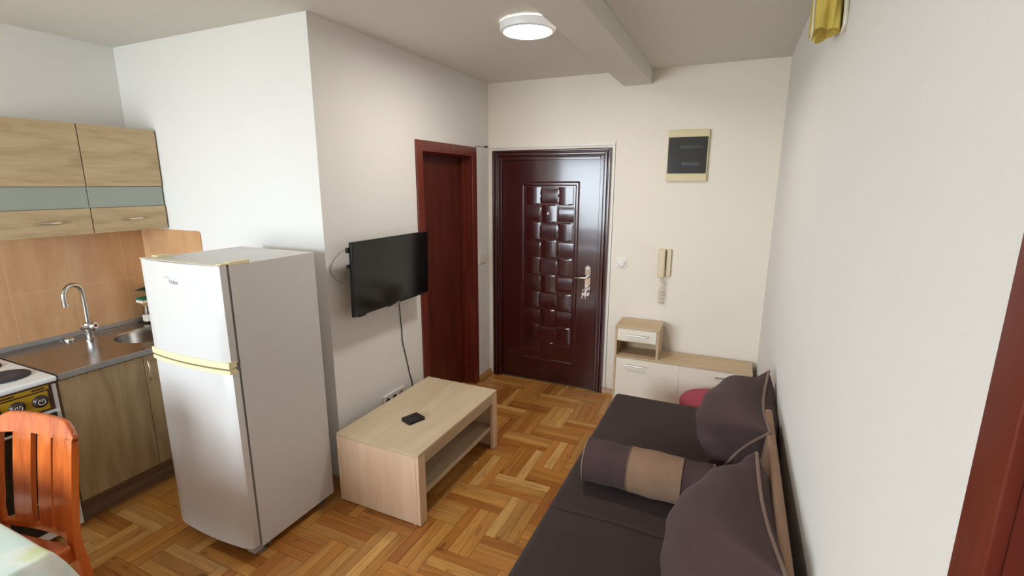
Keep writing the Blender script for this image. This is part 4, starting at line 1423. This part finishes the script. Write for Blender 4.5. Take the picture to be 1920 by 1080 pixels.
for xa_, xb_ in ((-0.125, -0.028), (0.005, 0.075), (0.097, 0.168)):
    back_piece(xa_, xb_, 0.470, 0.852, 'back_slat')
mb = MB(); bm = mb.bm; prev_ = None
for k in range(17):
    x = -hwid + 0.03 + (2 * hwid - 0.06) * k / 16
    yo = curve_back(x) + yb(0.48) - 0.002
    cur = [bm.verts.new((x, yo + a * 0.011, z)) for a, z in ((-1, 0.4585), (1, 0.4585), (1, 0.482), (-1, 0.482))]
    if prev_:
        for i in range(4): bm.faces.new((prev_[i], prev_[(i + 1) % 4], cur[(i + 1) % 4], cur[i]))
    else: bm.faces.new(cur)
    prev_ = cur
bm.faces.new(prev_)
mb.build('lower_rail', M['chair'], ch, ang=50)
mb = MB(); mb.box(-0.21, 0.21, -0.41, -0.018, 0.432, 0.458, 0.010, 3); mb.build('seat', M['chair'], ch)
for s in (-1, 1):
    mb = MB(); mb.tube([(s * 0.185, -0.375, 0.0), (s * 0.185, -0.375, 0.432)], [0.014, 0.019], 12); mb.build('leg', M['chair'], ch)
    mb = MB(); mb.box(s * 0.185 - 0.010, s * 0.185 + 0.010, -0.375, 0.02, 0.18, 0.205, 0.003); mb.build('stretcher', M['chair'], ch)
    mb = MB(); mb.box(s * 0.185 - 0.010, s * 0.185 + 0.010, -0.375, -0.005, 0.375, 0.432, 0.003); mb.build('seat_rail', M['chair'], ch)
mb = MB(); mb.box(-0.18, 0.18, -0.385, -0.365, 0.375, 0.432, 0.003); mb.build('seat_rail', M['chair'], ch)

# ------------------------------------------------------------------ yellow foam bundle on the right wall
OY = (0.22, 1.92, 2.42)
yf_ = empty('foam_bundle', OY, 'yellow foam bundle in clear wrap stuck high on the right wall', 'foam')
def bundle(z0, z1, rx0, ry0, cx_b, cy_b, ragged, name, mat, closed_bottom=True):
    mb = MB(OY); bm = mb.bm
    nth, nz = 56, 40
    prev = None
    for k in range(nz + 1):
        z = z0 + (z1 - z0) * k / nz
        tb = 1 - min(1, k / 7)
        cur = []
        for i in range(nth):
            a = 2 * PI * i / nth
            fold = 0.005 * math.sin(5 * a + z * 14) + 0.003 * math.sin(11 * a - z * 9) - 0.010 * math.exp(-((math.sin((a - 3.9) / 2)) / 0.12) ** 2) * tb
            rx = rx0 + fold
            ry = ry0 + 2 * fold
            zz = z + ragged * tb * (0.5 * math.sin(2 * a + 0.6) + 0.2 * math.sin(5 * a + 1))
            cur.append(bm.verts.new((min(cx_b + math.cos(a) * rx, XR - 0.001), cy_b + math.sin(a) * ry, zz)))
        if prev:
            for i in range(nth): bm.faces.new((prev[i], prev[(i + 1) % nth], cur[(i + 1) % nth], cur[i]))
        elif closed_bottom:
            ctr = bm.verts.new((cx_b, cy_b, z + 0.05))
            for i in range(nth): bm.faces.new((cur[(i + 1) % nth], cur[i], ctr))
        prev = cur
    if closed_bottom: bm.faces.new(prev)
    return mb.build(name, mat, yf_, ang=70)


bundle(2.250, ZC - 0.02, 0.040, 0.085, 0.214, 1.95, 0.013, 'foam_core', M['foam'])
mb = MB(OY)
for k_, (xa, ya, r0) in enumerate(((0.2535, 1.868, 0.0065), (0.1745, 1.915, 0.0035))):
    mb = MB(OY)
    mb.tube(smooth_path([(xa, ya + 0.02, 2.236), (xa + 0.001, ya, 2.262), (xa - 0.002, ya + 0.004, 2.36), (xa, ya + 0.008, 2.48), (xa, ya + 0.01, 2.58)], 6), [r0] * 25, 8)
    mb.build('wrap_edge', M['wrap'], yf_)
